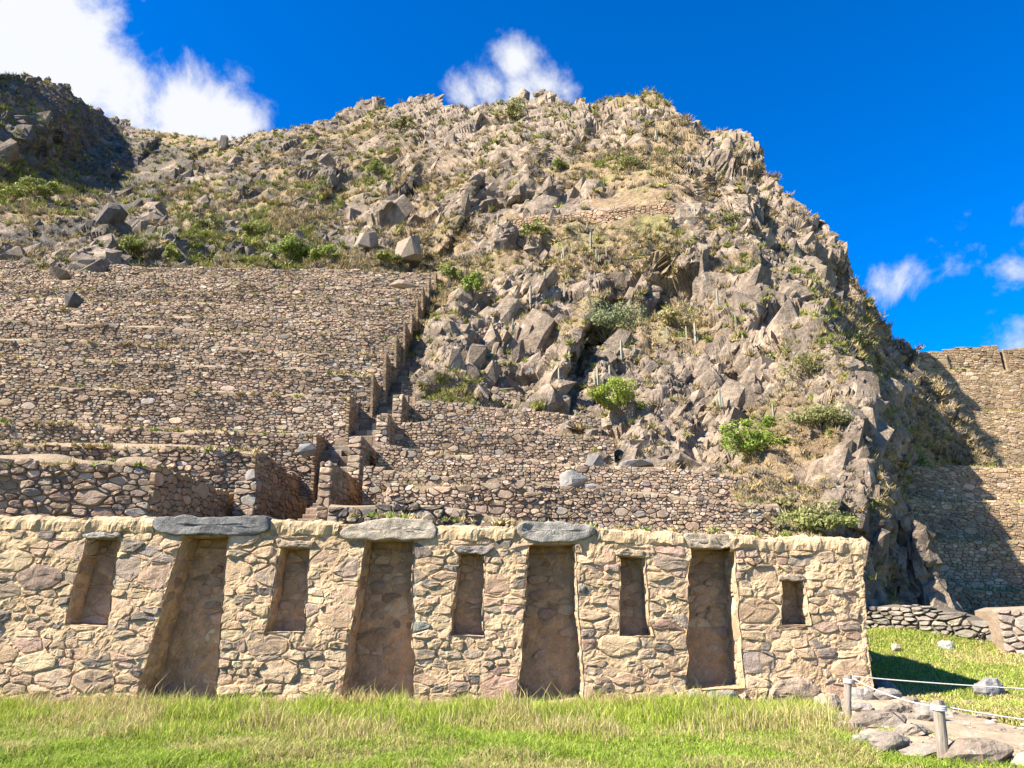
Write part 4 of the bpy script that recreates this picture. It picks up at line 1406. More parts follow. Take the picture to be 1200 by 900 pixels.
def rock_px(label, x0, x1, yt, yb, tint, seed, depthf=.8, y=None, name='rock', cat='rock', rot=None, group=None, zb=None, sink=.12, flat=.4):
    if y is None:
        y = ground_dist(yb)
        if y > 12.6 and x0 > 1020:
            y = (EYE + .126 * 12.5) / (.126 - float(ray(600, yb)[1]))
            zb = .126 * (y - 12.5)
    k = y / F_PX * math.hypot(1, 0)
    fy = CP + SP * (yb - 450) / F_PX
    k = y / fy / F_PX
    w, h = (x1 - x0) * k / 2, (yb - yt) * k / 2
    hz = max(h * (1.0 if y > 16 else 1.02), .05)
    cx_ = RX((x0 + x1) / 2, yb, y)
    zb = 0 if zb is None else zb
    dep = w * depthf
    V, F = rock_mesh(w * 1.05, dep, hz * 1.12, seed, flat)
    if y > 16.5 and zb:
        V, F = HULLS[(seed * 5) % 28]
        V = V * np.array([w * 1.12, dep * 1.1, hz * 1.15])
    rot = ((seed * 37) % 11 - 5) * .05 if rot is None else rot
    V = V + (.10 if len(V) > 60 else .03) * min(w, hz * 2) * np.stack([fbm(V / max(w, .05) * 2.5 + q_ * 9 + seed, 4, 13) for q_ in range(3)], 1) * np.array([1, 1, .5])
    c, s = math.cos(rot), math.sin(rot)
    V = np.stack([V[:, 0] * c - V[:, 1] * s, V[:, 0] * s + V[:, 1] * c, V[:, 2]], 1)
    loc = (cx_, y + dep * .8, zb + hz * (1 - sink))
    mb = MB()
    mb.add(V, F, np.array(tint) * (.8 if y < 13 else 1) * (1 + .12 * fbm(V * 3 / max(w, .1), 3, seed))[:, None])
    o = mb.build(name, 'boulder_rock')
    o.location = loc
    return tag(o, label, cat, group)
GR = (.33, .30, .27)
rock_px('pale rounded block at the wall corner, right of the shorter post', 998, 1028, 807, 827, (.44, .40, .35), 1)
rock_px('small pale stone under the rounded corner block', 1000, 1027, 825, 837, (.40, .36, .31), 2)
rock_px('long flat grey slab in the middle of the dirt path', 1013, 1066, 836, 859, (.32, .265, .21), 3, .5)
rock_px('brown stone lying behind the flat grey slab', 1036, 1070, 826, 841, (.34, .28, .22), 4, .6)
rock_px('grey slab at the grass edge of the dirt path', 1022, 1077, 860, 885, (.33, .28, .225), 5, .5)
rock_px('low pale slab just left of the taller post foot', 1070, 1128, 874, 892, (.34, .29, .235), 6, .5)
rock_px('long squared stone lying right of the taller post', 1116, 1199, 868, 899, (.33, .26, .20), 7, .45, flat=.7)
rock_px('upright grey stone behind the taller post', 1080, 1113, 825, 851, (.34, .30, .26), 8, .7)
rock_px('grey boulder alone on the sunny right lawn', 1150, 1184, 796, 817, (.33, .31, .30), 9, .8)
rock_px('white stone on the lawn below the low dry wall', 1104, 1121, 751, 763, (.52, .49, .44), 10)
rock_px('flat white stone beside the white stone on the lawn', 1116, 1128, 750, 757, (.5, .47, .42), 11)
rock_px('dark stone in the shadow beside the wall corner', 1028, 1052, 798, 813, (.24, .23, .22), 12)
rock_px('reddish stone half hidden in the bank under the dry wall', 1047, 1058, 754, 764, (.40, .32, .25), 13)
rock_px('flat pale stone in front of the shorter post', 966, 1000, 838, 850, (.44, .38, .30), 14, .5)
rock_px('tan slab in the centre of the path below the flat slab', 1060, 1098, 850, 868, (.40, .34, .27), 15, .6)
rock_px('half buried brown stone by the taller post', 1068, 1092, 836, 850, (.36, .31, .25), 16, .6)
rock_px('rough tan stone wedged between the wall foot and the shorter post', 964, 990, 814, 838, (.42, .34, .25), 33, .7)
rock_px('grey stone heaped behind the pale rounded corner block', 1028, 1058, 808, 826, (.33, .29, .25), 34, .7)
rock_px('squat brown stone at the back of the rubble by the path', 1060, 1086, 818, 838, (.35, .28, .21), 35, .7)
rock_px('earthy stone sunk in the dirt just below the shorter post', 984, 1014, 846, 862, (.38, .30, .22), 36, .6)
rock_px('small grey stone at the lower left edge of the path', 1000, 1024, 862, 874, (.38, .34, .29), 17, .6)
gr = np.random.default_rng(3)
gm = MB()
for _ in range(420):
    yv = gr.uniform(7.7, 12.1)
    e0 = float(path_edge(yv))
    xv = gr.uniform(e0 - .12, e0 + 2.6)
    rr_ = (abs(gr.normal(0, .022)) + .012) * (3.2 if _ % 13 == 0 and xv < e0 + 1.2 else 1)
    V, F = rock_mesh(rr_ * 1.3, rr_, rr_ * .7, int(gr.integers(1, 9999)), .3, 0)
    gm.add(V + np.array([xv, yv, float(ground_z(np.array([xv]), np.array([yv]))[0]) + .04]), F, np.array((.38, .31, .24)) * gr.uniform(.6, 1.3))
tag(gm.build('path_gravel', 'boulder_rock'), 'loose small stones scattered over the dirt path', kind='stuff')
# rocks among the terraces and on the hill
rock_px('large squared grey block tilted on the right terrace', 655, 690, 547, 571, (.34, .32, .29), 20, .7, y=18.75, zb=RZ(571, 18.3), sink=.02)
rock_px('small grey stone leaning under the large squared block', 686, 699, 562, 571, (.25, .245, .24), 21, .7, y=18.75, zb=RZ(572, 18.3), sink=.02)
rock_px('flat slab tilted on the terrace below the green bush', 728, 768, 533, 548, (.24, .23, .22), 22, .8, y=21.4, zb=RZ(549, 21.1), sink=.02)
rock_px('rounded grey boulder left of the tilted flat slab', 682, 708, 526, 543, (.22, .21, .20), 23, .8, y=21.5, zb=RZ(546, 21.1), sink=.02)
rock_px('dark stone set in the topmost right terrace face', 505, 515, 460, 469, (.10, .10, .10), 24, .5, y=29.4, zb=RZ(469, 29.4), sink=0)
rock_px('dark pointed boulder stuck in the upper left terraces', 70, 92, 335, 352, (.10, .10, .10), 25, .7, y=31.9, zb=RZ(354, 31.6), sink=0)
rock_px('dark slab at the top left terrace edge', 54, 80, 305, 322, (.13, .11, .095), 26, .7, y=37.3, zb=RZ(322, 37.0), sink=0)
rock_px('pale flat stone lying before the topmost terrace wall near the stairs', 455, 488, 323, 333, (.32, .25, .19), 27, .5, y=38.6, zb=RZ(334, 38.4), sink=0)
rock_px('grey corner block on the third left terrace', 348, 370, 519, 533, (.24, .235, .23), 28, .5, y=24.15, zb=RZ(533, 24.15), sink=0)
rock_px('rounded stone perched beside the double pier', 285, 299, 550, 563, (.28, .25, .22), 29, .7, y=19.5, zb=RZ(563, 19.5), sink=0)
pz = hill_at(478, 305)
rock_px('big angular boulder with a lit face above the stair top', 461, 494, 268, 305, (.27, .215, .165), 30, .8, y=float(pz[1]) - 1.2, zb=RZ(306, float(pz[1]) - 1.2), sink=0, name='boulder', cat='boulder')
pz = hill_at(425, 290)
rock_px('grey boulder above the right of the two green bushes', 410, 440, 264, 288, (.27, .22, .175), 31, .8, y=float(pz[1]) - .8, zb=RZ(290, float(pz[1]) - .8), sink=0, name='boulder', cat='boulder')
rock_px('thin grey stone on the earth behind the arched lintel', 800, 836, 616, 625, (.26, .24, .22), 32, .5, y=13.6, zb=2.38, sink=0)
# lit pillar of rock at the foot of the shaded ridge
mb = MB()
pr = np.random.default_rng(12)
nv = 0
for k in range(70):
    f = (k / 70) ** .9
    rad = .62 * (1 - .62 * f) * (1 + .25 * math.sin(f * 9))
    aa = pr.uniform(0, 6.28)
    V, F = HULLS[int(pr.integers(0, 28))]
    sc_ = pr.uniform(.2, .42) * (1.1 - .45 * f)
    V = V * np.array([pr.uniform(.7, 1.1), .9, pr.uniform(1.0, 1.9)]) * sc_
    V = V + np.array([rad * .75 * math.cos(aa) - .28 * f, rad * .75 * math.sin(aa), -1.75 + 3.35 * f])
    mb.add(V, F)
    nv += len(V)
o = mb.build('rock_pillar', 'hill_rock', attrs={'rock': np.ones(nv), 'lichen': np.zeros(nv)})
o.location = (RX(1097, 690, 20.6), 20.8, 1.9)
tag(o, 'sunlit upright rock pillar at the foot of the shaded cliff', 'rock pillar')

# ================================================================== POSTS AND ROPES
def tube(pts, rad, n=10, seed=0, cap=True):
    pts = np.array(pts, float)
    rad = np.broadcast_to(np.asarray(rad, float), (len(pts),))
    V = []
    for k, p in enumerate(pts):
        d = pts[min(k + 1, len(pts) - 1)] - pts[max(k - 1, 0)]
        d /= np.linalg.norm(d)
        u = np.cross(d, [0, 1, 0] if abs(d[1]) < .9 else [1, 0, 0])
        u /= np.linalg.norm(u)
        w = np.cross(d, u)
        a = np.linspace(0, 2 * math.pi, n, endpoint=False)
        V.append(p + rad[k] * (np.cos(a)[:, None] * u + np.sin(a)[:, None] * w))
    V = np.concatenate(V)
    m = len(pts)
    i = np.arange(m - 1)[:, None] * n + np.arange(n)[None]
    j = np.arange(m - 1)[:, None] * n + ((np.arange(n) + 1) % n)[None]
    F = [tuple(f) for f in np.stack([i.ravel(), j.ravel(), j.ravel() + n, i.ravel() + n], 1)]
    if cap:
        F += [tuple(range(n))[::-1], tuple(range((m - 1) * n, m * n))]
    return V, F
POSTS = []
for pxb, pyb, pxt, pyt, lab, rd in ((993, 850, 994, 790, 'shorter weathered wooden rope post beside the wall corner', .047), (1106, 895, 1099, 819, 'taller weathered wooden rope post nearer the camera', .058)):
    y = ground_dist(pyb)
    b0 = np.array([RX(pxb, pyb, y), y, 0])
    t0 = np.array([RX(pxt, pyt, y), y, RZ(pyt, y)])
    o = empty('rope_post', tuple(b0), lab, 'post', 'rope barrier posts')
    n = 14
    pts = [b0 + (t0 - b0) * (-.06 + 1.06 * k / (n - 1)) for k in range(n)]
    V, F = tube(pts, rd, 16)
    nz_ = fbm(V * np.array([20, 20, 3]), 3, 5)
    ax = (V - b0) - np.outer((V - b0)[:, 2], (t0 - b0) / (t0 - b0)[2])
    V = V + ax * (nz_ * .12)[:, None]
    V[-16:] = V[-16:] + np.array([0, 0, -.008])
    mb = MB()
    mb.add(V, F)
    mb.build('shaft', 'post_wood', o, smooth=False)
    # rope turns
    mb = MB()
    for q in range(3):
        zc = t0 - (t0 - b0) * (.10 + .028 * q) / 1
        a = np.linspace(0, 2 * math.pi, 25)
        V, F = tube(np.stack([zc[0] + (rd + .007) * np.cos(a), zc[1] + (rd + .007) * np.sin(a), zc[2] + .01 * np.cos(a * .5)], 1), .011, 6)
        mb.add(V, F)
    mb.build('rope_wrap', 'rope_fibre', o, smooth=True)
    POSTS.append((b0, t0, rd))
def rope(a, b, sag, lab, n=40):
    t_ = np.linspace(0, 1, n)
    pts = a + (b - a) * t_[:, None]
    pts[:, 2] -= sag * 4 * t_ * (1 - t_)
    V, F = tube(pts, .0075, 7)
    mb = MB()
    mb.add(V, F)
    tag(mb.build('rope', 'rope_fibre', smooth=True), lab, 'rope', 'barrier ropes')
def at_top(k, f=.12):
    b0, t0, rd = POSTS[k]
    return t0 - (t0 - b0) * f
pA, pB = at_top(0, .06), at_top(1)
rope(pA + np.array([.04, .0, 0]), pB + np.array([-.05, 0.02, 0]), .05, 'white rope sagging between the two wooden posts')
y3 = 7.9
rope(pB + np.array([.06, 0, 0]), np.array([RX(1330, 856, y3), y3, RZ(856, y3)]), .03, 'white rope running right from the taller post')
y4 = 10.4
rope(pA + np.array([.045, .02, .01]), np.array([RX(1330, 812, y4), y4, RZ(812, y4)]), .03, 'white rope running straight right from the shorter post')

# ================================================================== GRASS
def blades(n_pts, xy, z, hts, wid, cols, bend, seed):
    g = np.random.default_rng(seed)
    n = len(xy)
    ang = g.uniform(0, 2 * math.pi, n)
    lean = g.uniform(0, 2 * math.pi, n)
    ld = np.stack([np.cos(lean), np.sin(lean)], 1) * (hts * bend * g.uniform(.2, 1.2, n))[:, None]
    w = np.stack([np.cos(ang), np.sin(ang)], 1) * wid[:, None] * .5
    b = np.c_[xy, z]
    V = np.zeros((n, 5, 3))
    V[:, 0] = b
    V[:, 0, :2] -= w
    V[:, 1] = b
    V[:, 1, :2] += w
    V[:, 2] = b
    V[:, 2, :2] += w * .75 + ld * .3
    V[:, 2, 2] += hts * .55
    V[:, 3] = b
    V[:, 3, :2] += -w * .75 + ld * .3
    V[:, 3, 2] += hts * .55
    V[:, 4] = b
    V[:, 4, :2] += ld
    V[:, 4, 2] += hts * (1 - .25 * bend)
    k = np.arange(n)[:, None] * 5
    F4 = (k + np.array([[0, 1, 2, 3]]))
    F3 = (k + np.array([[3, 2, 4]]))
    mb = MB()
    mb.add(V.reshape(-1, 3), F4, np.repeat(cols, 5, 0))
    mb.l.append(F3.ravel())
    mb.s.append(np.full(n, 3))
    return mb
def colmix(g, n, a, b, jit=.18):
    t_ = g.random(n)[:, None]
    return (np.array(a) * (1 - t_) + np.array(b) * t_) * np.exp(g.normal(0, jit, n))[:, None]
g = np.random.default_rng(5)
def scatter(n, x0, x1, y0, y1):
    return np.stack([g.uniform(x0, x1, n), g.uniform(y0, y1, n)], 1)
def p3(xy, s):
    return np.c_[xy * s, np.zeros(len(xy))]
# tall growth along the foot of the wall
xy = scatter(150000, -10.5, 5.2, 9.0, 12.12)
xy = xy[xy[:, 0] < path_edge(xy[:, 1]) - .03 + .18 * vnoise(p3(xy, 3), 7)]
den = .6 + .5 * vnoise(p3(xy, .9), 402) + .45 * sstep(9.4, 10.2, xy[:, 1])
xy = xy[g.random(len(xy)) < den]
tc = np.stack([g.uniform(-10, 4.6, 90), 12.1 - np.abs(g.normal(0, .55, 90))], 1)
tx = np.repeat(tc, 38, 0) + g.normal(0, .055, (90 * 38, 2))
tx[:, 1] = np.minimum(tx[:, 1], 12.12)
ntuft = len(tx)
xy = np.concatenate([xy, tx])
n = len(xy)
tall = sstep(8.9, 10.6, xy[:, 1] + .5 * vnoise(p3(xy, 1.3), 405))
dry = sstep(.05, .5, vnoise(p3(xy, .75), 410) + .4 * vnoise(p3(xy, 2.5), 411) + .45 * np.exp(-((xy[:, 1] - 9.7) / .6) ** 2) + .1)
hts = (.05 + .15 * tall * g.uniform(.35, 1.35, n)) * np.exp(g.normal(0, .22, n)) * (.75 + .6 * sstep(-.4, .5, vnoise(p3(xy, 1.8), 409))) * (1 - .6 * sstep(11.2, 12.1, xy[:, 1]))
isdry = g.random(n) < .08 + .55 * dry
col = np.where(isdry[:, None], colmix(g, n, (.40, .31, .13), (.52, .42, .20)), colmix(g, n, (.22, .29, .028), (.38, .43, .065)))
hts = np.where(isdry & (g.random(n) < .25), hts * 1.6, hts)
hts[-ntuft:] = np.repeat(g.uniform(.14, .34, 90), 38) * g.uniform(.5, 1.1, ntuft)
mb = blades(n, xy, ground_z(xy[:, 0], xy[:, 1]) - .01, hts, g.uniform(.006, .012, n), col, .55, 3)
tag(mb.build('tall_grass', 'grass_blade'), 'tall yellow green grass along the foot of the niche wall', kind='stuff')
# short lawn nearest the camera
xy = scatter(190000, -8.5, 9.5, 6.9, 10.2)
xy = xy[(xy[:, 0] < path_edge(xy[:, 1]) - .02 + .2 * vnoise(p3(xy, 3), 7)) | (xy[:, 1] < 7.9 + .12 * vnoise(p3(xy, 2), 9)) | (vnoise(p3(xy, 2.2), 77) > .52)]
n = len(xy)
dry = sstep(.0, .5, vnoise(p3(xy, .9), 420) + .5 * vnoise(p3(xy, 3.1), 421))
isdry = g.random(n) < .06 + .66 * dry
col = np.where(isdry[:, None], colmix(g, n, (.33, .28, .10), (.45, .37, .16)), colmix(g, n, (.18, .27, .025), (.33, .40, .06)))
hts = g.uniform(.03, .085, n) * (1 + 1.6 * np.maximum(0, vnoise(p3(xy, 1.4), 424) + .4 * vnoise(p3(xy, 4), 425)))
mb = blades(n, xy, ground_z(xy[:, 0], xy[:, 1]) - .01, hts, g.uniform(.006, .011, n), col, .9, 4)
tag(mb.build('short_grass', 'grass_blade'), 'short bright lawn nearest the camera', kind='stuff')
# lawn on the right, beyond the path
xy = scatter(190000, 5.6, 16, 8.3, 19)
lim = np.interp(xy[:, 1], [8.3, 8.9, 9.6, 10.4, 12.3, 27], [10.5, 7.0, 6.7, 6.6, 6.25, 6.25])
keep = (xy[:, 0] > lim) & (xy[:, 1] < 18.3 - (xy[:, 0] - 9) * .42) & (xy[:, 0] < xy[:, 1] * .8)
xy = xy[keep]
n = len(xy)
bankm = np.exp(-((xy[:, 1] - (17.3 - (xy[:, 0] - 9) * .42)) / .7) ** 2)
dry = sstep(-.1, .5, vnoise(p3(xy, .5), 430) + .5 * vnoise(p3(xy, 1.9), 431) + .5 * sstep(11, 14, xy[:, 1])) * (1 - bankm)
isdry = g.random(n) < .25 + .6 * dry
col = np.where(isdry[:, None], colmix(g, n, (.42, .35, .12), (.56, .46, .20)), colmix(g, n, (.19, .27, .028), (.33, .40, .06)))
nearp = sstep(9.0, 9.5, xy[:, 1]) * (1 - sstep(11, 12.5, xy[:, 1]))
hts = g.uniform(.03, .09, n) + bankm * g.uniform(.05, .25, n) * (.4 + sstep(-.3, .4, vnoise(p3(xy, .8), 437))) + nearp * g.uniform(.0, .16, n)
mb = blades(n, xy, ground_z(xy[:, 0], xy[:, 1]) - .01, hts, g.uniform(.010, .022, n), col, .8, 6)
tag(mb.build('lawn_grass', 'grass_blade'), 'sunlit yellowish lawn grass to the right of the ruin', kind='stuff')

# ================================================================== SCRUB, BUSHES, CACTI ON THE HILL
def tri_tufts(centers, nper, size, cols, seed, up=.55, wide=.16):
    """spiky plants: nper thin triangles fanning out of every centre"""
    g = np.random.default_rng(seed)
    n = len(centers)
    c = np.repeat(centers, nper, 0)
    s = np.repeat(size, nper)
    m = len(c)
    d = g.normal(0, 1, (m, 3))
    d[:, 2] = np.abs(d[:, 2]) * .8 + up
    d /= np.linalg.norm(d, axis=1)[:, None]
    side = np.cross(d, g.normal(0, 1, (m, 3)))
    side /= np.linalg.norm(side, axis=1)[:, None] + 1e-6
    ln = s * g.uniform(.5, 1.15, m)
    off = g.normal(0, .22, (m, 3)) * s[:, None]
    off[:, 2] = np.abs(off[:, 2]) * .5
    V = np.zeros((m, 3, 3))
    V[:, 0] = c + off - side * (s * wide)[:, None]
    V[:, 1] = c + off + side * (s * wide)[:, None]
    V[:, 2] = c + off + d * ln[:, None]
    cc_ = np.repeat(cols, nper, 0) * np.exp(g.normal(0, .2, m))[:, None]
    mb = MB()
    mb.add(V.reshape(-1, 3), np.arange(m * 3).reshape(-1, 3), np.repeat(cc_, 3, 0))
    return mb
g = np.random.default_rng(17)
vi = np.where(front)[0]
area_w = (1.0 - .58 * rock[vi]) * (dist[vi] / 60) ** .3
PXf = np.concatenate([PX, np.repeat(PX[:, -1:], NBK, 1)], 1).reshape(-1)
PYf = np.concatenate([PY, np.repeat(PY[:, -1:], NBK, 1)], 1).reshape(-1)
area_w *= np.where(PXf[vi] > 1205, 0, 1) * np.where(pathm[vi] > .3, .1, 1) * (PXf[vi] > -30)
area_w *= .35 + 1.3 * sstep(-.3, .5, vnoise(HV[vi] * .35, 440))
sel = g.choice(vi, 15000, replace=False, p=area_w / area_w.sum())
cen = HV[sel]
green = sstep(.15, .6, vnoise(cen * .12, 450) + .5 * vnoise(cen * .6, 451) + .42 * (PXf[sel] < 480) + .25 * (PYf[sel] < 150) - .02)
isg = g.random(len(sel)) < .08 + .62 * green
grey = g.random(len(sel)) < .35
col = np.where(isg[:, None], colmix(g, len(sel), (.17, .19, .035), (.29, .28, .07)), np.where(grey[:, None], colmix(g, len(sel), (.15, .125, .095), (.26, .215, .16)), colmix(g, len(sel), (.30, .22, .10), (.42, .32, .16))))
size = g.uniform(.25, .62, len(sel)) * np.clip(cen[:, 1] / 45, .45, 1.5)
mb = tri_tufts(cen, 34, size * .9, col * .85, 18, wide=.075)
tag(mb.build('dry_scrub', 'dry_plant'), 'dry grass and thorny scrub covering the hill slopes', kind='stuff')
# grass fringes on the terrace edges
fr_c, fr_s, fr_col = [], [], []
for (xe, y, ze, xl, yl, zl) in LINFO:
    for _ in range(130):
        f = g.random()
        fr_c.append((xl + (xe - xl) * f, yl + (y - yl) * f + g.uniform(.15, .9), zl + (ze - zl) * f - .02))
        fr_s.append(g.uniform(.08, .2))
        fr_col.append((.36, .28, .13) if g.random() < .75 else (.2, .24, .05))
for pts, y in (([(452, 566), (616, 572)], 16.9), ([(425, 550), (915, 592)], 18.6), ([(440, 523), (680, 545), (880, 556)], 21.5), ([(470, 493), (720, 512)], 24.6), ([(470, 468), (705, 489)], 27.3), ([(470, 446), (610, 459)], 29.9), ([(400, 600), (1000, 628)], 13.4)):
    for _ in range(110):
        f = g.uniform(pts[0][0], pts[-1][0])
        py = np.interp(f, [p[0] for p in pts], [p[1] for p in pts])
        fr_c.append((RX(f, py, y), y + g.uniform(0, .6), RZ(py, y) - .06))
        fr_s.append(g.uniform(.06, .16))
        fr_col.append((.38, .30, .15) if g.random() < .8 else (.2, .26, .05))
for _ in range(500):
    k = g.integers(0, len(FAR))
    f = g.uniform(1040, 1300)
    pt, y = FAR[k][1], FAR[k][2]
    fr_c.append((RX(f, pt, y), y + g.uniform(.1, .8), RZ(pt + (f - 1035) / 70, y) - .1))
    fr_s.append(g.uniform(.15, .3))
    fr_col.append((.30, .30, .07) if g.random() < .6 else (.38, .30, .15))
mb = tri_tufts(np.array(fr_c), 16, np.array(fr_s), np.array(fr_col), 19)
tag(mb.build('terrace_grass', 'dry_plant'), 'thin dry grass growing on the terrace ledges', kind='stuff')

def bush(px, py, rx, ry, col, col2, label, seed, name='bush', cat='bush', y=None, n=900, sparse=0.0, leaf=.085):
    n = n * 2.1
    rx, ry = rx * 1.2, ry * 1.1
    leaf = leaf * .75
    c = hill_at(px, py + ry * .7) if y is None else P(px, py + ry * .7, y)
    yv = float(c[1])
    k = yv / (CP - SP * (450 - py) / F_PX) / F_PX
    RXm, RZm = rx * k, ry * k
    g = np.random.default_rng(seed)
    base = np.array([RX(px, py, yv), yv - RXm * .25, RZ(py + ry * .95, yv)])
    o = empty(name, tuple(base), label, cat)
    nc = 9 + int(rx / 3)
    cl = g.normal(0, 1, (nc, 3))
    cl /= np.linalg.norm(cl, axis=1)[:, None]
    cl *= g.uniform(.3, 1.05, nc)[:, None]
    cl[:, 2] = np.abs(cl[:, 2]) * 1.1 - .12
    n = int(n)
    ci = g.integers(0, nc, n)
    rad = g.uniform(.16, .42, nc)
    off = g.normal(0, 1, (n, 3))
    off /= np.linalg.norm(off, axis=1)[:, None]
    q = cl[ci] + off * (rad[ci] * g.uniform(.35, 1, n) ** .6)[:, None]
    pos = base + np.array([0, 0, RZm * .55]) + q * np.array([RXm, RXm * .8, RZm * 1.15])
    pos[:, 2] = np.maximum(pos[:, 2], base[2] - .1)
    s = leaf * max(.8, yv / 30) * g.uniform(.6, 1.3, n)
    d = off + g.normal(0, .6, (n, 3)) + np.array([0, -.1, .4])
    d /= np.linalg.norm(d, axis=1)[:, None]
    a = np.cross(d, g.normal(0, 1, (n, 3)))
    a /= np.linalg.norm(a, axis=1)[:, None]
    b = np.cross(d, a)
    V = np.stack([pos - a * s[:, None], pos - b * (s * .5)[:, None], pos + a * s[:, None], pos + b * (s * .5)[:, None]], 1)
    t_ = g.random(nc)[ci][:, None] * .7 + g.random(n)[:, None] * .3
    cc_ = (np.array(col) * (1 - t_) + np.array(col2) * t_) * np.exp(g.normal(0, .15, n))[:, None]
    mb = MB()
    mb.add(V.reshape(-1, 3), np.arange(n * 4).reshape(-1, 4), np.repeat(cc_, 4, 0))
    mb.build('foliage', 'leaf', o)
    mb = MB()
    for q_ in cl[:10]:
        tip = base + np.array([0, 0, RZm * .55]) + q_ * np.array([RXm, RXm * .8, RZm * 1.1])
        mid = base * .45 + tip * .55 + np.array([0, 0, -.1 * RZm])
        V, F = tube([base + np.array([0, 0, -.15]), mid, tip], [.035 * RZm + .01, .02 * RZm + .008, .006], 5, cap=False)
        mb.add(V, F, (.17, .13, .09))
    mb.build('branches', 'dry_plant', o)
BG, BY, OL, OD = (.15, .21, .035), (.27, .30, .07), (.185, .19, .065), (.27, .25, .105)
BUSH = [(345, 290, 22, 13, BG, BY, 'bright green bush above the left terraces, larger of the neighbouring pair', 1600), (383, 297, 15, 10, BG, BY, 'smaller bright green bush right of the larger bright one above the terraces', 900),
        (205, 294, 12, 10, OL, BY, 'yellow green bush standing alone above the upper left terrace edge', 700), (160, 288, 19, 13, OL, BY, 'spreading yellow green bush right of the dark round crag', 1000),
        (455, 301, 14, 9, OL, BY, 'low bush at the foot of the angular boulder', 600), (555, 333, 14, 14, BG, BY, 'bright bush on the slope beside the top of the stairs', 800), (530, 318, 11, 14, OL, BY, 'narrow yellow green bush at the top of the stairs', 600),
        (50, 222, 22, 8, OL, BY, 'flat yellow bush patch under the dark left hill', 700), (20, 228, 14, 7, OL, BY, 'small yellow patch of bush at the far left slope', 400), (725, 463, 30, 20, (.18, .24, .035), (.31, .35, .06), 'rounded yellow green bush above the tilted slab', 2200),
        (885, 512, 38, 24, (.15, .22, .03), (.28, .33, .06), 'wide green bush in the middle of the lower right cliff', 2600), (955, 488, 40, 17, OL, OD, 'dull olive shrub right of the wide green bush', 1800), (945, 430, 26, 24, OL, (.32, .28, .10), 'thin straggly shrub standing below the overhanging rock', 700),
        (950, 606, 36, 18, (.18, .22, .04), OD, 'low yellowish shrub just above the right end of the niche wall', 1800), (708, 378, 34, 24, (.19, .22, .10), (.27, .28, .14), 'grey green small tree growing over the dark cleft', 2200), (1080, 548, 13, 16, OL, BY, 'pale shrub in the shaded gap beside the far terraces', 500),
        (600, 131, 22, 8, OL, BY, 'yellow green bush on the ridge near the small cloud', 500), (470, 145, 16, 8, OL, OD, 'olive bush just under the left part of the ridge', 400), (855, 256, 13, 8, OL, OD, 'olive bush on top of the overhang below the ridge shadow', 400), (655, 192, 9, 7, OL, BY, 'small yellow bush right of the pale cliff face', 300),
        (445, 195, 10, 12, OL, BY, 'yellow green bush in the gully left of the main crag', 400), (300, 268, 18, 8, OL, BY, 'low yellow bush on the slope above the bright pair', 500), (250, 262, 16, 8, OL, OD, 'low olive bush on the open left slope', 450), (735, 192, 16, 8, OL, OD, 'olive shrub patch above the cliff path', 400),
        (630, 268, 18, 7, OL, BY, 'yellow green shrub under the left end of the path wall', 450), (915, 590, 16, 9, OD, (.36, .30, .13), 'straw coloured shrub left of the low yellowish shrub', 500), (790, 372, 22, 9, OD, (.36, .28, .13), 'dry brown shrub band right of the small tree', 600), (1010, 400, 12, 9, OL, OD, 'small shrub in the shade of the right ridge', 300)]
for k, (px, py, rx, ry, c1, c2, lab, n) in enumerate(BUSH):
    bush(px, py, rx, ry, c1, c2, lab, 700 + k, n=n, leaf=.075 if py > 400 else .085)
bush(492, 592, 9, 4, BG, BY, 'tiny bright green tuft on the ledge behind the arched lintel', 790, 'plant', 'plant', y=15.2, n=260, leaf=.06)
bush(547, 607, 6, 3, BG, BY, 'second tiny green tuft further right on the same ledge', 791, 'plant', 'plant', y=15.0, n=160, leaf=.06)
bush(134, 540, 6, 3, OL, BY, 'tiny yellow green tuft on the lowest left terrace', 792, 'plant', 'plant', y=15.8, n=160, leaf=.06)
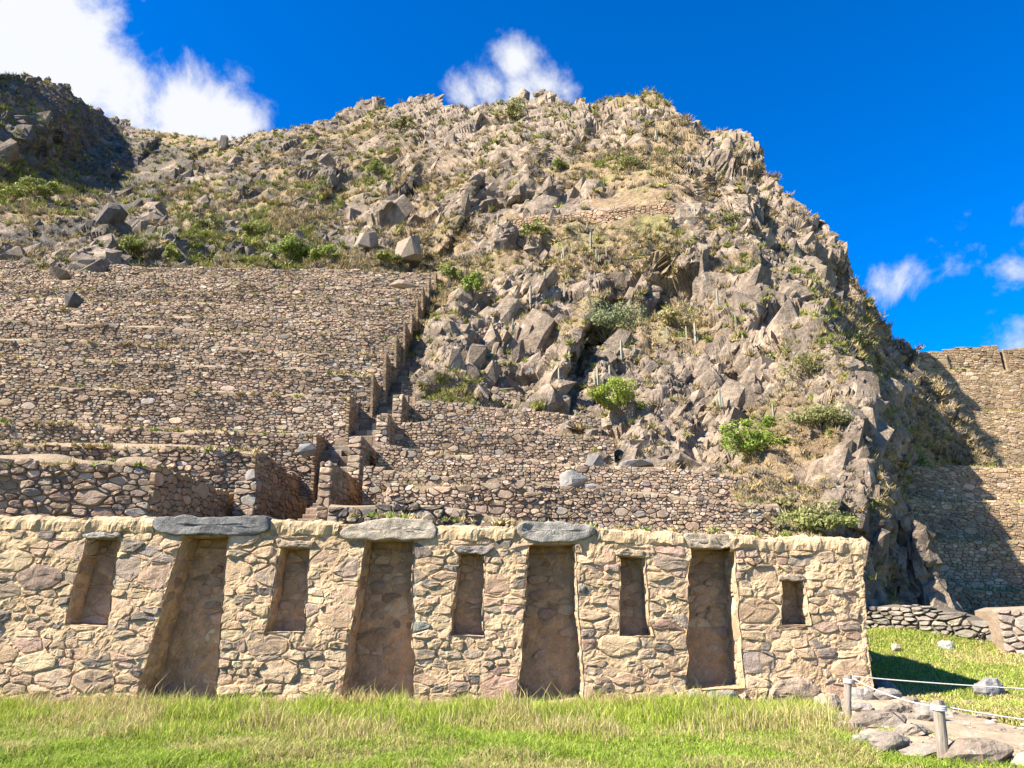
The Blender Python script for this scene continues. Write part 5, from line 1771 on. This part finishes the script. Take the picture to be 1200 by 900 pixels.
# columnar cacti
def cactus_mesh(arms, seed):
    rr = random.Random(seed)
    mb = MB()
    def col_(x0, h, z0, r0):
        n = 8
        V = []
        for k, f in enumerate((0, .15, .85, .97, 1.0)):
            a = np.linspace(0, 2 * math.pi, n, endpoint=False)
            rr_ = r0 * (1, 1.05, 1, .7, .15)[k] * np.where(np.arange(n) % 2, .8, 1.1)
            V.append(np.stack([x0 + rr_ * np.cos(a), rr_ * np.sin(a), np.full(n, z0 + h * f)], 1))
        i = np.arange(4)[:, None] * n + np.arange(n)[None]
        j = np.arange(4)[:, None] * n + ((np.arange(n) + 1) % n)[None]
        mb.add(np.concatenate(V), np.stack([i.ravel(), j.ravel(), j.ravel() + n, i.ravel() + n], 1), (.30, .28, .20))
    col_(0, 1, 0, .075)
    for k in range(arms):
        col_(rr.uniform(.12, .22) * rr.choice([-1, 1]), rr.uniform(.45, .75), rr.uniform(.0, .12), .06)
    return mb
protos = []
spots = [(575, 290), (690, 285), (700, 300), (712, 296), (660, 345), (661, 300), (583, 258), (730, 415), (722, 428), (735, 430), (745, 410), (668, 425), (655, 445), (850, 452), (845, 470), (780, 395), (805, 390), (815, 395), (870, 405), (905, 485), (1042, 505), (560, 330), (640, 330), (190, 273), (620, 350), (600, 385), (755, 360), (830, 300), (815, 250), (770, 160), (690, 265), (840, 355), (860, 380), (893, 390), (700, 445), (716, 440)]
for k, (px, py) in enumerate(spots):
    if len(protos) < 4:
        o = cactus_mesh(len(protos) % 3, len(protos)).build('cactus', 'dry_plant')
        protos.append(o)
    else:
        o = protos[k % 4].copy()
        COL.objects.link(o)
    p = hill_at(px, py + 5)
    o.location = p
    hgt = (.65 + .5 * ((k * 37) % 10) / 10) * p[1] / 36
    o.scale = (hgt * .75, hgt * .75, hgt)
    o.rotation_euler = (0, 0, k * 1.3)
    where = ('on the slope above the left terraces' if px < 300 else 'high on the crag beneath the skyline' if py < 265 else 'below the reddish path wall' if py < 335 and px < 800 else 'on the right cliff near the long ridge shadow' if px > 830 else
             'around the foot of the grey green small tree' if 650 < px < 760 and py > 400 else 'on the middle cliff beside the brown shrub band' if px > 750 else 'on the rock face right of the stairs')
    tag(o, 'thin grey green columnar cactus ' + where, 'cactus', 'columnar cacti on the cliff')
# prickly agave-like plant near the corner
# stone marker on the far left skyline
p = hill_at(263, 172)
V, F = rock_mesh(.9, .7, 2.0, 77, .5, 3)
mb = MB()
mb.add(V, F, (.26, .21, .17))
o = mb.build('rock_spire', 'boulder_rock')
o.location = (p[0], p[1] - .5, p[2] + .9)
tag(o, 'small upright rock spire on the left skyline saddle', 'rock')
